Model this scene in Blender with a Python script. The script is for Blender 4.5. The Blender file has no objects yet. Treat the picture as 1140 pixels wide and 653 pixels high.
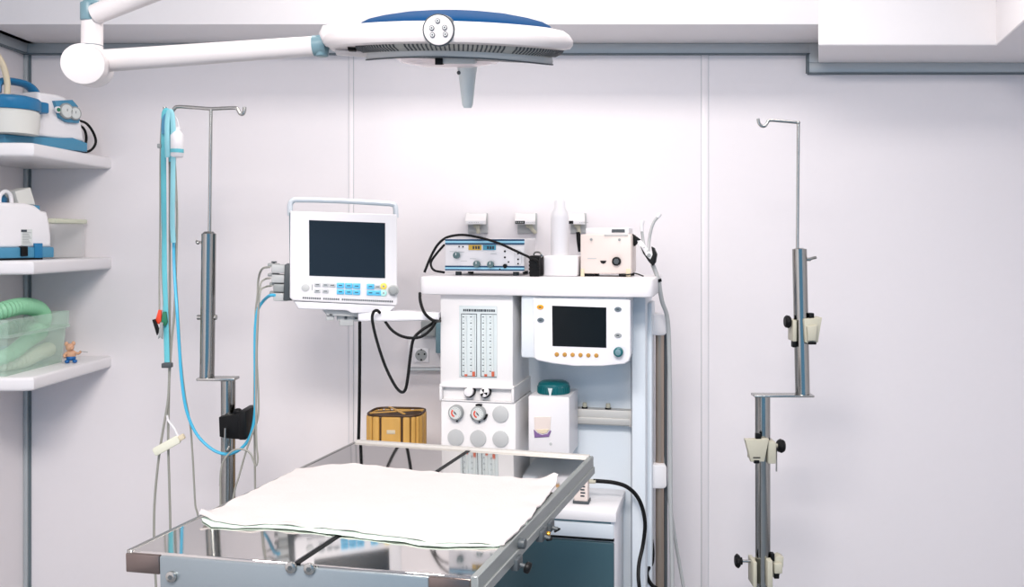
import bpy, bmesh, math, random
from mathutils import Matrix, Vector, noise
random.seed(7)
C = bpy.context.scene.collection
R = math.radians
# ------------------------------------------------------------------ camera model
FPX, CX, CY, CZ = 1000.0, 600.0, 265.0, 1.47
CAM = Vector((0, 0, CZ))
def P(px, py, d):
    return Vector(((px-CX)*d/FPX, d, CZ+(CY-py)*d/FPX))
class Frame:
    def __init__(self, o=(0, 0, 0), rz=0, ry=0, rx=0):
        self.M = (Matrix.Translation(Vector(o)) @ Matrix.Rotation(R(rz), 4, 'Z')
                  @ Matrix.Rotation(R(ry), 4, 'Y') @ Matrix.Rotation(R(rx), 4, 'X'))
        self.I = self.M.inverted()
    def hit(self, px, py, y=0.0):          # where the sight line meets the local plane y
        a = self.I @ CAM
        b = self.I @ (CAM + Vector(((px-CX)/FPX, 1, (CY-py)/FPX)))
        t = (y-a.y)/(b.y-a.y)
        p = a+(b-a)*t
        return p.x, p.z
    def hitz(self, px, py, z=0.0):         # where it meets the local plane z
        a = self.I @ CAM
        b = self.I @ (CAM + Vector(((px-CX)/FPX, 1, (CY-py)/FPX)))
        t = (z-a.z)/(b.z-a.z)
        p = a+(b-a)*t
        return p.x, p.y
    def loc(self, v):
        return self.I @ Vector(v)
W = Frame()
# ------------------------------------------------------------------ materials
def lin(c):
    return tuple((v/255/12.92 if v/255 <= .04045 else ((v/255+.055)/1.055)**2.4) for v in c)
def mat(name, rgb, rough=.5, metal=0, bump=0, bscale=200, var=0, trans=0, alpha=1, ior=1.45, stretch=None, emit=0, spec=.5, coat=0, sub=0):
    m = bpy.data.materials.new(name); m.use_nodes = True
    nt = m.node_tree; b = nt.nodes['Principled BSDF']
    col = lin(rgb)+(1,)
    b.inputs['Base Color'].default_value = col
    b.inputs['Roughness'].default_value = rough
    b.inputs['Metallic'].default_value = metal
    b.inputs['IOR'].default_value = ior
    b.inputs['Specular IOR Level'].default_value = spec
    b.inputs['Transmission Weight'].default_value = trans
    b.inputs['Alpha'].default_value = alpha
    b.inputs['Coat Weight'].default_value = coat
    tc = nt.nodes.new('ShaderNodeTexCoord'); mp = nt.nodes.new('ShaderNodeMapping')
    nt.links.new(tc.outputs['Object'], mp.inputs['Vector'])
    if stretch: mp.inputs['Scale'].default_value = stretch
    n = nt.nodes.new('ShaderNodeTexNoise'); n.inputs['Scale'].default_value = bscale; n.inputs['Detail'].default_value = 3
    nt.links.new(mp.outputs['Vector'], n.inputs['Vector'])
    rr = nt.nodes.new('ShaderNodeMapRange')
    rr.inputs['To Min'].default_value = max(0, rough*.88); rr.inputs['To Max'].default_value = min(1, rough*1.12)
    nt.links.new(n.outputs['Fac'], rr.inputs['Value']); nt.links.new(rr.outputs['Result'], b.inputs['Roughness'])
    if var:
        mx = nt.nodes.new('ShaderNodeMix'); mx.data_type = 'RGBA'
        mx.inputs['A'].default_value = tuple(v*(1-var) for v in col[:3])+(1,)
        mx.inputs['B'].default_value = tuple(min(1, v*(1+var)) for v in col[:3])+(1,)
        nt.links.new(n.outputs['Fac'], mx.inputs['Factor']); nt.links.new(mx.outputs['Result'], b.inputs['Base Color'])
    if bump:
        bp = nt.nodes.new('ShaderNodeBump'); bp.inputs['Strength'].default_value = bump; bp.inputs['Distance'].default_value = .002
        nt.links.new(n.outputs['Fac'], bp.inputs['Height']); nt.links.new(bp.outputs['Normal'], b.inputs['Normal'])
    return m
M = dict(
 wall=mat('wall_panel_laminate', (236, 231, 233), .45, bump=.03, bscale=60, var=.01),
 ceil=mat('ceiling_paint', (236, 233, 234), .7, bump=.05, bscale=90, var=.01),
 floor=mat('floor_vinyl', (120, 124, 130), .35, bump=.02, bscale=40, var=.06),
 alu=mat('painted_aluminium_profile', (182, 188, 191), .35, metal=.15, var=.02),
 slot=mat('dark_groove', (104, 116, 122), .6),
 white=mat('white_plastic', (228, 226, 228), .35, var=.01),
 lampw=mat('lamp_white_enamel', (208, 203, 203), .35, var=.01),
 white2=mat('white_enamel', (230, 229, 233), .3, var=.01),
 offw=mat('machine_light_grey_plastic', (228, 226, 226), .4, var=.01),
 panel=mat('machine_blue_grey_panel', (216, 223, 229), .35, var=.02),
 teal_d=mat('dark_teal_panel', (60, 86, 94), .3, var=.03),
 teal_m=mat('muted_teal_plastic', (104, 134, 144), .35, var=.02),
 teal=mat('teal_cap_plastic', (0, 92, 98), .3, var=.03),
 tealb=mat('teal_blue_ribbon', (98, 186, 198), .5, var=.04),
 skyb=mat('blue_cable_rubber', (66, 172, 208), .4, var=.03),
 tealp=mat('pale_teal_band', (140, 200, 210), .5, var=.03),
 paleb=mat('pale_scale_plate', (206, 215, 216), .45, var=.02),
 blue=mat('lamp_blue_lacquer', (0, 62, 108), .7, var=.05, spec=.08),
 devb=mat('device_blue_plastic', (30, 112, 158), .35, var=.03),
 devb2=mat('device_steel_blue', (70, 134, 166), .4, var=.03),
 navy=mat('navy_stripe', (24, 66, 100), .4),
 lblue=mat('light_blue_stripe', (150, 206, 228), .4),
 btnb=mat('blue_button', (92, 186, 226), .4),
 btng=mat('grey_button', (186, 190, 192), .5),
 btny=mat('yellow_button', (236, 212, 92), .4),
 btnc=mat('pale_green_button', (176, 228, 220), .4),
 amber=mat('amber_button', (222, 156, 36), .4),
 ochre=mat('ochre_button', (178, 132, 58), .45),
 slate=mat('slate_button', (96, 110, 118), .45),
 grey=mat('mid_grey_plastic', (150, 154, 154), .45, var=.02),
 lgrey=mat('pale_grey_disc', (186, 188, 188), .5, var=.01),
 dgrey=mat('dark_grey_plastic', (70, 76, 80), .45, var=.02),
 knobg=mat('green_grey_knob', (88, 112, 114), .4),
 black=mat('black_rubber', (10, 11, 13), .5, bump=.05, bscale=300, spec=.25),
 ink=mat('printed_ink', (50, 58, 66), .6),
 screen=mat('dark_monitor_glass', (30, 40, 50), .25, var=.02, spec=.2),
 screen2=mat('black_display_glass', (8, 11, 12), .2, spec=.3),
 steel=mat('mirror_table_steel', (214, 211, 208), .05, metal=1, bscale=5),
 satin=mat('satin_steel_lip', (190, 188, 184), .5, metal=.3, bump=.02, bscale=80),
 bronze=mat('warm_steel_pipe', (176, 160, 146), .3, metal=.8, bump=.03, bscale=60, stretch=(1, 1, .03)),
 railgrey=mat('grey_rail_steel', (150, 155, 154), .4, metal=.5, bump=.02, bscale=80),
 steel_b=mat('brushed_steel', (176, 176, 172), .25, metal=1, bump=.04, bscale=80, stretch=(1, 1, .02)),
 chrome=mat('pole_stainless_steel', (158, 159, 156), .13, metal=1, bump=.02, bscale=60, stretch=(1, 1, .03)),
 steel_d=mat('bronzed_end_steel', (122, 110, 106), .3, metal=.9, bump=.03, bscale=80),
 steel_blue=mat('apron_steel_reflection_tint', (132, 142, 148), .35, metal=.5, var=.03),  # blue-grey base colour stands in for the dark floor reflected in the apron
 sheet=mat('white_nonwoven_paper', (194, 188, 187), .9, bump=.25, bscale=160, var=.01),
 green=mat('pale_green_nonwoven', (208, 228, 216), .9, bump=.2, bscale=160, var=.03),
 gcable=mat('grey_cable', (150, 150, 142), .5, var=.03),
 ghose=mat('grey_silicone_hose', (176, 178, 178), .4, var=.02),
 cream=mat('cream_plastic', (222, 209, 202), .4, var=.01),
 beige=mat('beige_clamp_plastic', (184, 181, 164), .45, var=.03),
 beige2=mat('yellowed_tube', (216, 202, 174), .4, var=.03),
 bag=mat('golden_bamboo', (212, 164, 84), .4, var=.12, bscale=30, stretch=(1, 1, .1)),
 bagd=mat('dark_brown_rim', (74, 52, 34), .5, var=.1),
 red=mat('red_plastic', (226, 70, 40), .4), grn=mat('green_plastic', (36, 116, 84), .4),
 gauge=mat('gauge_face', (206, 210, 208), .35),
 copper=mat('copper_float', (190, 92, 66), .4),
 purple=mat('violet_granules', (120, 92, 140), .6, var=.1),
 ghoseg=mat('green_corrugated_hose', (150, 210, 170), .4, var=.04),
 creamh=mat('cream_corrugated_hose', (222, 222, 204), .45, var=.03),
 bin=mat('translucent_green_bin', (206, 232, 216), .35, alpha=.3, var=.01),
 clearp=mat('clear_plastic_box', (236, 240, 240), .25, alpha=.25, var=.01),
 lime=mat('pale_lime_lid', (226, 230, 206), .45, alpha=.6),
 milky=mat('milky_plastic', (226, 226, 220), .4, alpha=.85),
 frost=mat('frosted_handle_plastic', (214, 222, 222), .4, alpha=.9),
 pinkl=mat('lamp_lens', (238, 226, 228), .2),
 vent=mat('lamp_vent_grey', (168, 170, 166), .45, metal=.3),
 terra=mat('terracotta_paint', (206, 160, 130), .6, var=.08, bscale=80),
 bluep=mat('blue_paint', (30, 96, 160), .5),
 yel=mat('display_amber', (196, 160, 60), .4), dsp=mat('display_cyan', (70, 150, 176), .4),
 gold=mat('gold_glint_metal', (200, 150, 60), .3, metal=1),
)
# ------------------------------------------------------------------ mesh builder
ROOT = {}
class MB:
    def __init__(self, F=W):
        self.F = F; self.v = []; self.f = []; self.m = []
    def _add(self, bm, mi=0):
        o = len(self.v); bm.verts.index_update()
        self.v += [v.co.copy() for v in bm.verts]
        for f in bm.faces:
            self.f.append([o+v.index for v in f.verts]); self.m.append(mi)
        bm.free(); return self
    def raw(self, vs, fs, mi=0):
        o = len(self.v); self.v += [Vector(v) for v in vs]
        for f in fs: self.f.append([o+i for i in f]); self.m.append(mi)
        return self
    def box(self, x0, x1, y0, y1, z0, z1, bev=0, seg=2, mi=0, T=None):
        bm = bmesh.new(); bmesh.ops.create_cube(bm, size=1)
        for v in bm.verts:
            v.co = Vector(((x0+x1)/2+v.co.x*(x1-x0), (y0+y1)/2+v.co.y*(y1-y0), (z0+z1)/2+v.co.z*(z1-z0)))
        if bev: bmesh.ops.bevel(bm, geom=list(bm.edges), offset=bev, segments=seg, affect='EDGES', profile=.5, clamp_overlap=True)
        if T is not None: bmesh.ops.transform(bm, matrix=T, verts=bm.verts)
        return self._add(bm, mi)
    def prism(self, poly, y0, y1, bev=0, seg=2, mi=0, T=None, plane='xz'):
        bm = bmesh.new()
        def mk(a, b, y):
            return (a, y, b) if plane == 'xz' else ((a, b, y) if plane == 'xy' else (y, a, b))
        a = [bm.verts.new(mk(p[0], p[1], y0)) for p in poly]; b = [bm.verts.new(mk(p[0], p[1], y1)) for p in poly]
        n = len(poly)
        f0 = bm.faces.new(a); f1 = bm.faces.new(b[::-1])
        for i in range(n): bm.faces.new((a[i], b[i], b[(i+1) % n], a[(i+1) % n]))
        bmesh.ops.recalc_face_normals(bm, faces=bm.faces)
        if bev:
            es = list({e for e in f0.edges} | {e for e in f1.edges})
            bmesh.ops.bevel(bm, geom=es, offset=bev, segments=seg, affect='EDGES', profile=.5, clamp_overlap=True)
        if T is not None: bmesh.ops.transform(bm, matrix=T, verts=bm.verts)
        return self._add(bm, mi)
    def cyl(self, p0, p1, r0, r1=None, seg=20, mi=0, bev=0):
        r1 = r0 if r1 is None else r1
        p0 = Vector(p0); p1 = Vector(p1); d = p1-p0; L = d.length
        if bev:
            pr = [(0, 0), (r0-bev, 0), (r0-bev*.3, bev*.3), (r0, bev), (r1, L-bev), (r1-bev*.3, L-bev*.3), (r1-bev, L), (0, L)]
        else: pr = [(0, 0), (r0, 0), (r1, L), (0, L)]
        return self.lathe(pr, seg, mi, T=Matrix.Translation(p0) @ d.to_track_quat('Z', 'Y').to_matrix().to_4x4())
    def lathe(self, prof, seg=24, mi=0, T=None, sx=1, sy=1):
        vs = []; fs = []; rings = []
        for r, z in prof:
            if r < 1e-6: rings.append([len(vs)]); vs.append(Vector((0, 0, z)))
            else:
                rings.append(list(range(len(vs), len(vs)+seg)))
                for k in range(seg):
                    a = 2*math.pi*k/seg; vs.append(Vector((r*math.cos(a)*sx, r*math.sin(a)*sy, z)))
        for a, b in zip(rings, rings[1:]):
            if len(a) == 1 and len(b) == 1: continue
            for k in range(seg):
                k2 = (k+1) % seg
                if len(a) == 1: fs.append((a[0], b[k2], b[k]))
                elif len(b) == 1: fs.append((a[k], a[k2], b[0]))
                else: fs.append((a[k], a[k2], b[k2], b[k]))
        if len(rings[0]) > 1: fs.append(rings[0][::-1])
        if len(rings[-1]) > 1: fs.append(rings[-1])
        if T is not None: vs = [T @ v for v in vs]
        return self.raw(vs, fs, mi)
    def sph(self, c, r, mi=0, s=(1, 1, 1), seg=16):
        bm = bmesh.new(); bmesh.ops.create_uvsphere(bm, u_segments=seg, v_segments=max(6, seg//2), radius=1)
        for v in bm.verts: v.co = Vector((c[0]+v.co.x*r*s[0], c[1]+v.co.y*r*s[1], c[2]+v.co.z*r*s[2]))
        return self._add(bm, mi)
    def tube(self, pts, r, seg=8, sub=6, mi=0, flat=None, rib=0, smooth=True):
        pts = [Vector(p) for p in pts]
        if smooth and len(pts) > 2:
            q = [pts[0]*2-pts[1]]+pts+[pts[-1]*2-pts[-2]]; out = []
            for i in range(1, len(q)-2):
                a, b, c, d = q[i-1:i+3]
                for k in range(sub):
                    t = k/sub
                    out.append(.5*((2*b)+(c-a)*t+(2*a-5*b+4*c-d)*t*t+(3*b-a-3*c+d)*t**3))
            out.append(pts[-1]); pts = out
        n = len(pts); tan = [(pts[min(i+1, n-1)]-pts[max(i-1, 0)]).normalized() for i in range(n)]
        up = Vector((0, 1, 0)) if abs(tan[0].y) < .9 else Vector((1, 0, 0))
        u = (up-tan[0]*up.dot(tan[0])).normalized(); vs = []; fs = []
        for i in range(n):
            u = (u-tan[i]*u.dot(tan[i])).normalized(); w = tan[i].cross(u)
            rr = r*(1+rib*(i % 2)) if rib else r
            for k in range(seg):
                a = 2*math.pi*k/seg
                vs.append(pts[i]+u*math.cos(a)*rr*(flat if flat else 1)+w*math.sin(a)*rr)
        for i in range(n-1):
            for k in range(seg):
                k2 = (k+1) % seg
                fs.append((i*seg+k, i*seg+k2, (i+1)*seg+k2, (i+1)*seg+k))
        fs.append(list(range(seg))[::-1]); fs.append([(n-1)*seg+k for k in range(seg)])
        return self.raw(vs, fs, mi)
    # pixel-measured helpers on the local plane y0
    def fbox(self, px0, py0, px1, py1, y0, y1, bev=0, seg=2, mi=0):
        a = self.F.hit(px0, (py0+py1)/2, y0); b = self.F.hit(px1, (py0+py1)/2, y0)
        c = self.F.hit((px0+px1)/2, py0, y0); d = self.F.hit((px0+px1)/2, py1, y0)
        return self.box(a[0], b[0], y0, y1, d[1], c[1], bev, seg, mi)
    def fdisc(self, px, py, rpx, y0, y1, mi=0, seg=24, bev=0, r1=None):
        x, z = self.F.hit(px, py, y0); x2, _ = self.F.hit(px+rpx, py, y0); r = abs(x2-x)
        return self.cyl((x, y0, z), (x, y1, z), r, r if r1 is None else r*r1, seg, mi, bev)
    def fpoly(self, pts, y0, y1, bev=0, seg=2, mi=0):
        return self.prism([self.F.hit(a, b, y0) for a, b in pts], y0, y1, bev, seg, mi)
    def build(self, name, m, parent=None, frame=None, sharp=38):
        me = bpy.data.meshes.new(name)
        RM = ROOT[parent.name] if parent is not None else (frame or self.F).M
        T = RM.inverted() @ self.F.M
        me.from_pydata([T @ v for v in self.v], [], self.f)
        for x in (m if isinstance(m, (list, tuple)) else [m]): me.materials.append(x)
        for p, i in zip(me.polygons, self.m): p.material_index = i; p.use_smooth = True
        me.update()
        bm = bmesh.new(); bm.from_mesh(me); bmesh.ops.recalc_face_normals(bm, faces=bm.faces); bm.to_mesh(me); bm.free()
        me.set_sharp_from_angle(angle=R(sharp))
        o = bpy.data.objects.new(name, me); C.objects.link(o)
        ROOT[o.name] = RM
        if parent is not None: o.parent = parent
        else: o.matrix_world = RM
        return o
def tag(o, label, cat, group=None):
    o['label'] = label; o['category'] = cat
    if group: o['group'] = group
    return o
def thing(name, label, cat, F, group=None):
    o = bpy.data.objects.new(name, None); C.objects.link(o); o.empty_display_size = .05
    o.matrix_world = F.M; ROOT[o.name] = F.M.copy()
    return tag(o, label, cat, group)
def struct(o):
    o['kind'] = 'structure'; return o
def rrect(x0, z0, x1, z1, r, n=5):
    out = []
    for cx, cz, a0 in ((x1-r, z1-r, 0), (x0+r, z1-r, 90), (x0+r, z0+r, 180), (x1-r, z0+r, 270)):
        for k in range(n+1):
            a = R(a0+90*k/n); out.append((cx+r*math.cos(a), cz+r*math.sin(a)))
    return out
# ------------------------------------------------------------------ the room
D = 3.06; XL = -1.75; XR = 2.7; YF = -2.2; ZC = 2.62
zw = lambda py, d=D: CZ+(CY-py)*d/FPX
xw = lambda px, d=D: (px-CX)*d/FPX
struct(MB().box(XL-.1, XR+.1, YF, D+.1, -.08, 0).build('floor', M['floor']))
struct(MB().box(XL-.1, XR+.1, YF, D+.1, ZC, ZC+.08).build('ceiling', M['ceil']))
struct(MB().box(XL-.1, XR+.1, D, D+.1, 0, ZC).build('wall_back', M['wall']))
struct(MB().box(XL-.1, XL, YF, D, 0, ZC).build('wall_left', M['wall']))
struct(MB().box(XR, XR+.1, YF, D, 0, ZC).build('wall_right', M['wall']))
# dropped soffits along the back wall
zs = zw(49.5); ds = 2.775
xs = xw(911)
struct(MB().box(XL, xs+.02, ds, D, zs, ZC, .004).build('soffit', M['ceil']))
zs2 = zw(71); df2 = (zs2-CZ)*FPX/(CY-50.5)
poly = [(xs, D), ((911-CX)*df2/FPX, df2), ((1109-CX)*df2/FPX, df2)]
d3 = (zs2-CZ)*FPX/(CY-22)
poly += [((1141-CX)*d3/FPX, d3), (xw(1141, d3)+.12, d3-.5), (XR, d3-.5), (XR, D)]
struct(MB().prism(poly[::-1], zs2, ZC, .003, 1, plane='xy').build('soffit', M['ceil']))
sl = MB().box(XL, XL+.045, YF, D, zs-.0, ZC, .003)
struct(sl.build('soffit', M['ceil']))
# aluminium cover profiles
t = MB(); t.box(XL, xs-.035, D-.022, D, zs-.034, zs, .003); t.box(XL, xs-.035, D-.024, D, zs-.037, zs-.034, mi=1)
struct(t.build('trim_1', [M['alu'], M['slot']]))
t = MB(); z2 = zw(82); t.box(xs-.038, XR, D-.022, D, z2, zs2, .003); t.box(xs-.038, XR, D-.024, D, z2-.004, z2, mi=1)
t.box(xs-.038, xs, D-.022, D, zs2, zs, .003); t.box(xs-.043, xs-.038, D-.024, D, z2, zs-.034, mi=1)
struct(t.build('trim_2', [M['alu'], M['slot']]))
for i, (a, b) in enumerate(((388.5, 393.5), (781, 788.5))):
    t = MB(); t.box(xw(a), xw(b), D-.004, D, .09, zs-.034, .0015)
    t.box(xw(a)-.0016, xw(a), D-.001, D, .09, zs-.034, mi=1); t.box(xw(b), xw(b)+.0016, D-.001, D, .09, zs-.034, mi=1)
    struct(t.build('trim_%d' % (3+i), [M['wall'], M['alu']]))
t = MB(); t.box(XL, XL+.014, D-.014, D, 0, zs, .004); t.box(XL+.014, XL+.021, D-.006, D, 0, zs, mi=1)
struct(t.build('trim_5', [M['alu'], M['slot']]))
t = MB(); t.box(XL, XL+.02, YF, D-.014, zs-.034, zs, .003); t.box(XL, XL+.022, YF, D-.014, zs-.037, zs-.034, mi=1)
struct(t.build('trim_6', [M['alu'], M['slot']]))
struct(MB().box(XL+.02, XR, D-.012, D, 0, .09, .003).build('baseboard_back', M['alu']))
struct(MB().box(XL, XL+.012, YF, D-.012, 0, .09, .003).build('baseboard_left', M['alu']))
# ------------------------------------------------------------------ shelves
XS = -1.4566; YS = 2.578
SH = []
for zt, lab in ((1.745, 'white wall shelf holding the blue-lidded suction unit, topmost of three'),
                (1.405, 'white wall shelf with the suction unit seen from behind, middle of three'),
                (1.070, 'white wall shelf under the plastic hose bin, lowest of three')):
    F = Frame((XL, D, zt-.04))
    b = MB(F)
    pl = [(0, 0), (XS-XL, 0), (XS-XL, -(D-YS)+.012), (XS-XL-.03, -(D-YS)), (0, -(D-YS))]
    b.prism(pl, 0, .04, .009, 3, plane='xy')
    o = b.build('wall_shelf', M['white']); tag(o, lab, 'shelf', 'white corner shelves')
    SH.append(zt)
# ------------------------------------------------------------------ suction units on the shelves
def suction_front():
    F = Frame((-1.53, 2.70, SH[0]), 68)
    r = thing('suction_unit', 'white and blue suction unit with round gauges on the top shelf', 'medical device', F, 'suction units')
    h = lambda px, py: F.hit(px, py, 0)
    x0 = h(41, 140)[0]; x1 = h(95, 150)[0]; zt = h(60, 104)[1]; zb = .034
    b = MB(F)
    pts = [(x0, zb), (x1, zb), (x1-.012, zb+(zt-zb)*.45), (x1-.045, zt-.02), (x1-.075, zt-.004), (x1-.1, zt), (x0+.006, zt-.002)]
    b.prism(pts, 0, .17, .012, 3)
    body = b.build('body', M['white'], r)
    b = MB(F)
    b.prism([(x0-.11, 0.002), (x1+.004, .002), (x1+.004, .03), (x1-.05, .042), (x1-.10, .036), (x0, .032), (x0-.11, .028)], -.006, .176, .004)
    b.build('base', M['devb2'], r)
    b = MB(F); b.fpoly([(61, 112), (81, 111), (87, 118), (90, 130), (88, 137), (75, 136), (67, 131)], -.012, .004, .002)
    pan = b.build('gauge_panel', M['devb2'], r)
    for gx, gy, gr in ((75, 123.5, 7.6), (84.5, 126, 6.4)):
        b = MB(F); b.fdisc(gx, gy, gr, -.02, -.01, 0, 24, .001); b.fdisc(gx, gy, gr*.8, -.022, -.019, 1, 24)
        x, z = F.hit(gx, gy, -.022); b.box(x-.0008, x+.0008, -.0226, -.022, z-.001, z+.007, mi=2)
        b.build('gauge', [M['grey'], M['gauge'], M['ink']], pan)
    b = MB(F); b.fdisc(65.5, 122, 3.2, -.018, -.01, 0, 20, .001); b.fdisc(65.5, 122, 1.9, -.02, -.017, 1)
    b.build('regulator_knob', [M['white'], M['grn']], pan)
    ztj = zt-.03
    b = MB(F)   # collection jar with lid
    jp = F.loc(P(13, 140, 2.645)); cx, jy = jp.x, jp.y
    b.lathe([(0, .03), (.07, .03), (.074, .06), (.075, ztj-.05), (.06, ztj-.03), (0, ztj-.03)], 32, 0, Matrix.Translation((cx, jy, 0)))
    jar = b.build('collection_jar', M['milky'], r)
    b = MB(F); b.lathe([(0, ztj-.042), (.074, ztj-.042), (.077, ztj-.038), (.077, ztj-.012), (.072, ztj-.006), (.05, ztj), (0, ztj)], 32, 0, Matrix.Translation((cx, jy, 0)))
    b.box(cx+.05, x0+.02, jy-.03, jy+.04, ztj-.04, ztj-.006, .006)
    b.build('jar_lid', M['devb'], jar)
    b = MB(F)
    b.tube([(x0-.065, .09, zt-.01), (x0-.06, .09, zt+.018), (x0-.03, .09, zt+.03), (x0+.03, .09, zt+.03), (x0+.06, .09, zt+.014), (x0+.07, .09, zt-.006)], .011, 10, flat=1.8)
    b.build('carry_handle', M['devb'], r)
    # jar hose
    b = MB(F); b.tube([(cx+.03, .06, ztj-.004), (cx+.03, .06, ztj+.06), (cx+.005, .06, ztj+.12), (cx-.05, .07, ztj+.17), (cx-.12, .08, ztj+.19), (cx-.15, .09, ztj+.1), (cx-.11, .09, ztj-.01), (cx-.07, .08, ztj-.03)], .009, 10)
    b.build('hose', M['beige2'], r)
    b = MB(F)
    for k in range(3):
        b.tube([(x1-.006, .06+.02*k, .11-.01*k), (x1+.05, .05+.02*k, .10-.01*k), (x1+.085-.02*k, .05+.02*k, .05), (x1+.06-.015*k, .05+.02*k, .012), (x1+.005, .06+.02*k, .006)], .0042)
    b.build('power_cord', M['black'], r)
suction_front()
def suction_back():
    F = Frame((-1.56, 2.64, SH[1]), 62)
    r = thing('suction_unit', 'white and blue suction unit seen from behind on the middle shelf', 'medical device', F, 'suction units')
    x0, _ = F.hit(-24, 260, 0); x1, _ = F.hit(58, 270, 0); zt = F.hit(30, 226, 0)[1]
    zb = .036; b = MB(F)
    pts = [(x0, zb), (x1, zb), (x1, zb+.03), (x1-.004, zb+.07), (x1-.014, zb+.11), (x1-.03, zt-.022), (x1-.052, zt-.006), (x1-.08, zt), (x0, zt)]
    b.prism(pts, 0, .16, .012, 3); b.build('body', M['white'], r)
    b = MB(F); b.box(x0, x1+.004, -.005, .165, .006, .038, .004)
    b.box(x0+.01, x1-.03, 0, .15, 0, .008, mi=1)
    b.box(x1-.06, x1-.035, -.008, .0, .006, .05, .001, mi=2)
    b.build('base', [M['devb2'], M['black'], M['devb']], r)
    b = MB(F); b.fbox(24, 255, 36, 273, -.0015, .002)
    for k in range(9): b.fbox(25, 258.5+k*1.55, 35-(k*3) % 4, 259.1+k*1.55, -.002, 0, mi=1)
    b.fbox(24, 255.5, 30, 258, -.0022, 0, mi=2); b.build('rating_label', [M['gauge'], M['grey'], M['ink']], r)
    b = MB(F); b.fbox(25, 274, 31.5, 285, -.016, .003, .002); b.build('power_inlet', M['black'], r)
    b = MB(F); y = .05; z = zt
    a = F.hit(6, 226, 0)[0]; c = F.hit(20, 226, 0)[0]
    b.tube([(a, .03, z-.01), (a+.002, .03, z+.02), ((a+c)/2, .03, z+.034), (c-.004, .03, z+.022), (c, .03, z-.01)], .006, 10)
    b.build('lid_clip', M['white'], r)
    b = MB(F); b.lathe([(0, z-.02), (.05, z-.02), (.053, z+.015), (.045, z+.026), (0, z+.028)], 28, 0, Matrix.Translation((a-.0, .09, 0)))
    b.build('jar_lid', M['devb'], r)
    b = MB(F); b.tube([(a-.03, .08, z+.02), (a-.005, .08, z+.05), (a+.03, .08, z+.045)], .0025); b.build('wire_bail', M['grey'], r)
    b = MB(F); e = F.hit(30, 226, 0)[0]; g = F.hit(47, 226, 0)[0]
    b.prism([(e, z-.003), (g+.006, z-.003), (g-.01, z+.05), (e-.012, z+.036)], .04, .11, .004)
    b.build('measuring_cup', M['milky'], r)
    b = MB(F); b.box(x1-.05, x1-.018, .03, .1, zt-.03, zt-.004, .004); b.build('carry_handle', M['devb2'], r)
suction_back()
F = Frame((-1.515, 2.93, SH[1]))
r = thing('storage_box', 'clear plastic storage box with a pale lime lid, behind the middle suction unit', 'box', F)
b = MB(F); b.box(-.11, -.015, -.09, .1, 0, .115, .008); b.build('body', M['clearp'], r)
b = MB(F); b.box(-.115, -.01, -.095, .105, .113, .128, .004); b.build('lid', M['lime'], r)
# hose bin
F = Frame((-1.635, 2.755, SH[2]))
r = thing('plastic_bin', 'translucent green plastic bin full of hoses on the lowest shelf', 'bin', F)
b = MB(F)
def wallring(x0, x1, y0, y1, z0, X0, X1, Y0, Y1, z1, t=.003):
    vs = []
    for (a0, a1, c0, c1, z) in ((x0, x1, y0, y1, z0), (X0, X1, Y0, Y1, z1)):
        for s in (0, t): vs += [(a0+s, c0+s, z), (a1-s, c0+s, z), (a1-s, c1-s, z), (a0+s, c1-s, z)]
    fs = []
    for k in range(4):
        n = (k+1) % 4
        fs += [(k, n, 8+n, 8+k), (4+k, 12+k, 12+n, 4+n), (8+k, 8+n, 12+n, 12+k), (k, 4+k, 4+n, n)]
    b.raw(vs, fs)
wallring(-.1, .092, -.155, .15, 0, -.103, .103, -.165, .157, .118)
wallring(-.108, .108, -.17, .162, .118, -.11, .11, -.172, .164, .165)
b.box(-.1, .092, -.155, .15, 0, .004)
b.build('bin_shell', M['bin'], r)
b = MB(F); wallring(-.109, .111, -.171, .165, .112, -.11, .112, -.172, .166, .121, .006); b.build('rim_ledge', M['bin'], r)
def hose(pts, rr, name, m, label):
    b = MB(F); b.tube(pts, rr, 14, 13, rib=.16); o = b.build(name, m, None, F); tag(o, label, 'hose')
hose([(-.06, -.12, .03), (.055, -.1, .05), (.065, .0, .085), (.05, .1, .105), (-.02, .12, .12), (-.07, .05, .1), (-.07, -.06, .09), (-.03, -.12, .085)], .02, 'corrugated_hose', M['ghoseg'], 'green corrugated breathing hose coiled inside the translucent bin')
hose([(.03, .125, .1), (.045, .125, .145), (.05, .08, .178), (.05, .0, .192), (.04, -.08, .186), (-.01, -.135, .165), (-.07, -.13, .15)], .023, 'corrugated_hose', M['ghoseg'], 'pale green corrugated hose arching above the rim of the bin')
hose([(.065, .125, .045), (.066, .06, .04), (.06, -.02, .028), (.02, -.1, .026), (-.05, -.13, .026)], .021, 'corrugated_hose', M['creamh'], 'cream corrugated hose lying at the bottom of the bin')
hose([(-.02, .0, .05), (.03, -.03, .05), (.03, -.12, .045), (-.03, -.14, .06), (-.075, -.05, .05)], .018, 'corrugated_hose', M['teal_m'], 'dark teal hose under the green ones in the bin')
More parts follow.
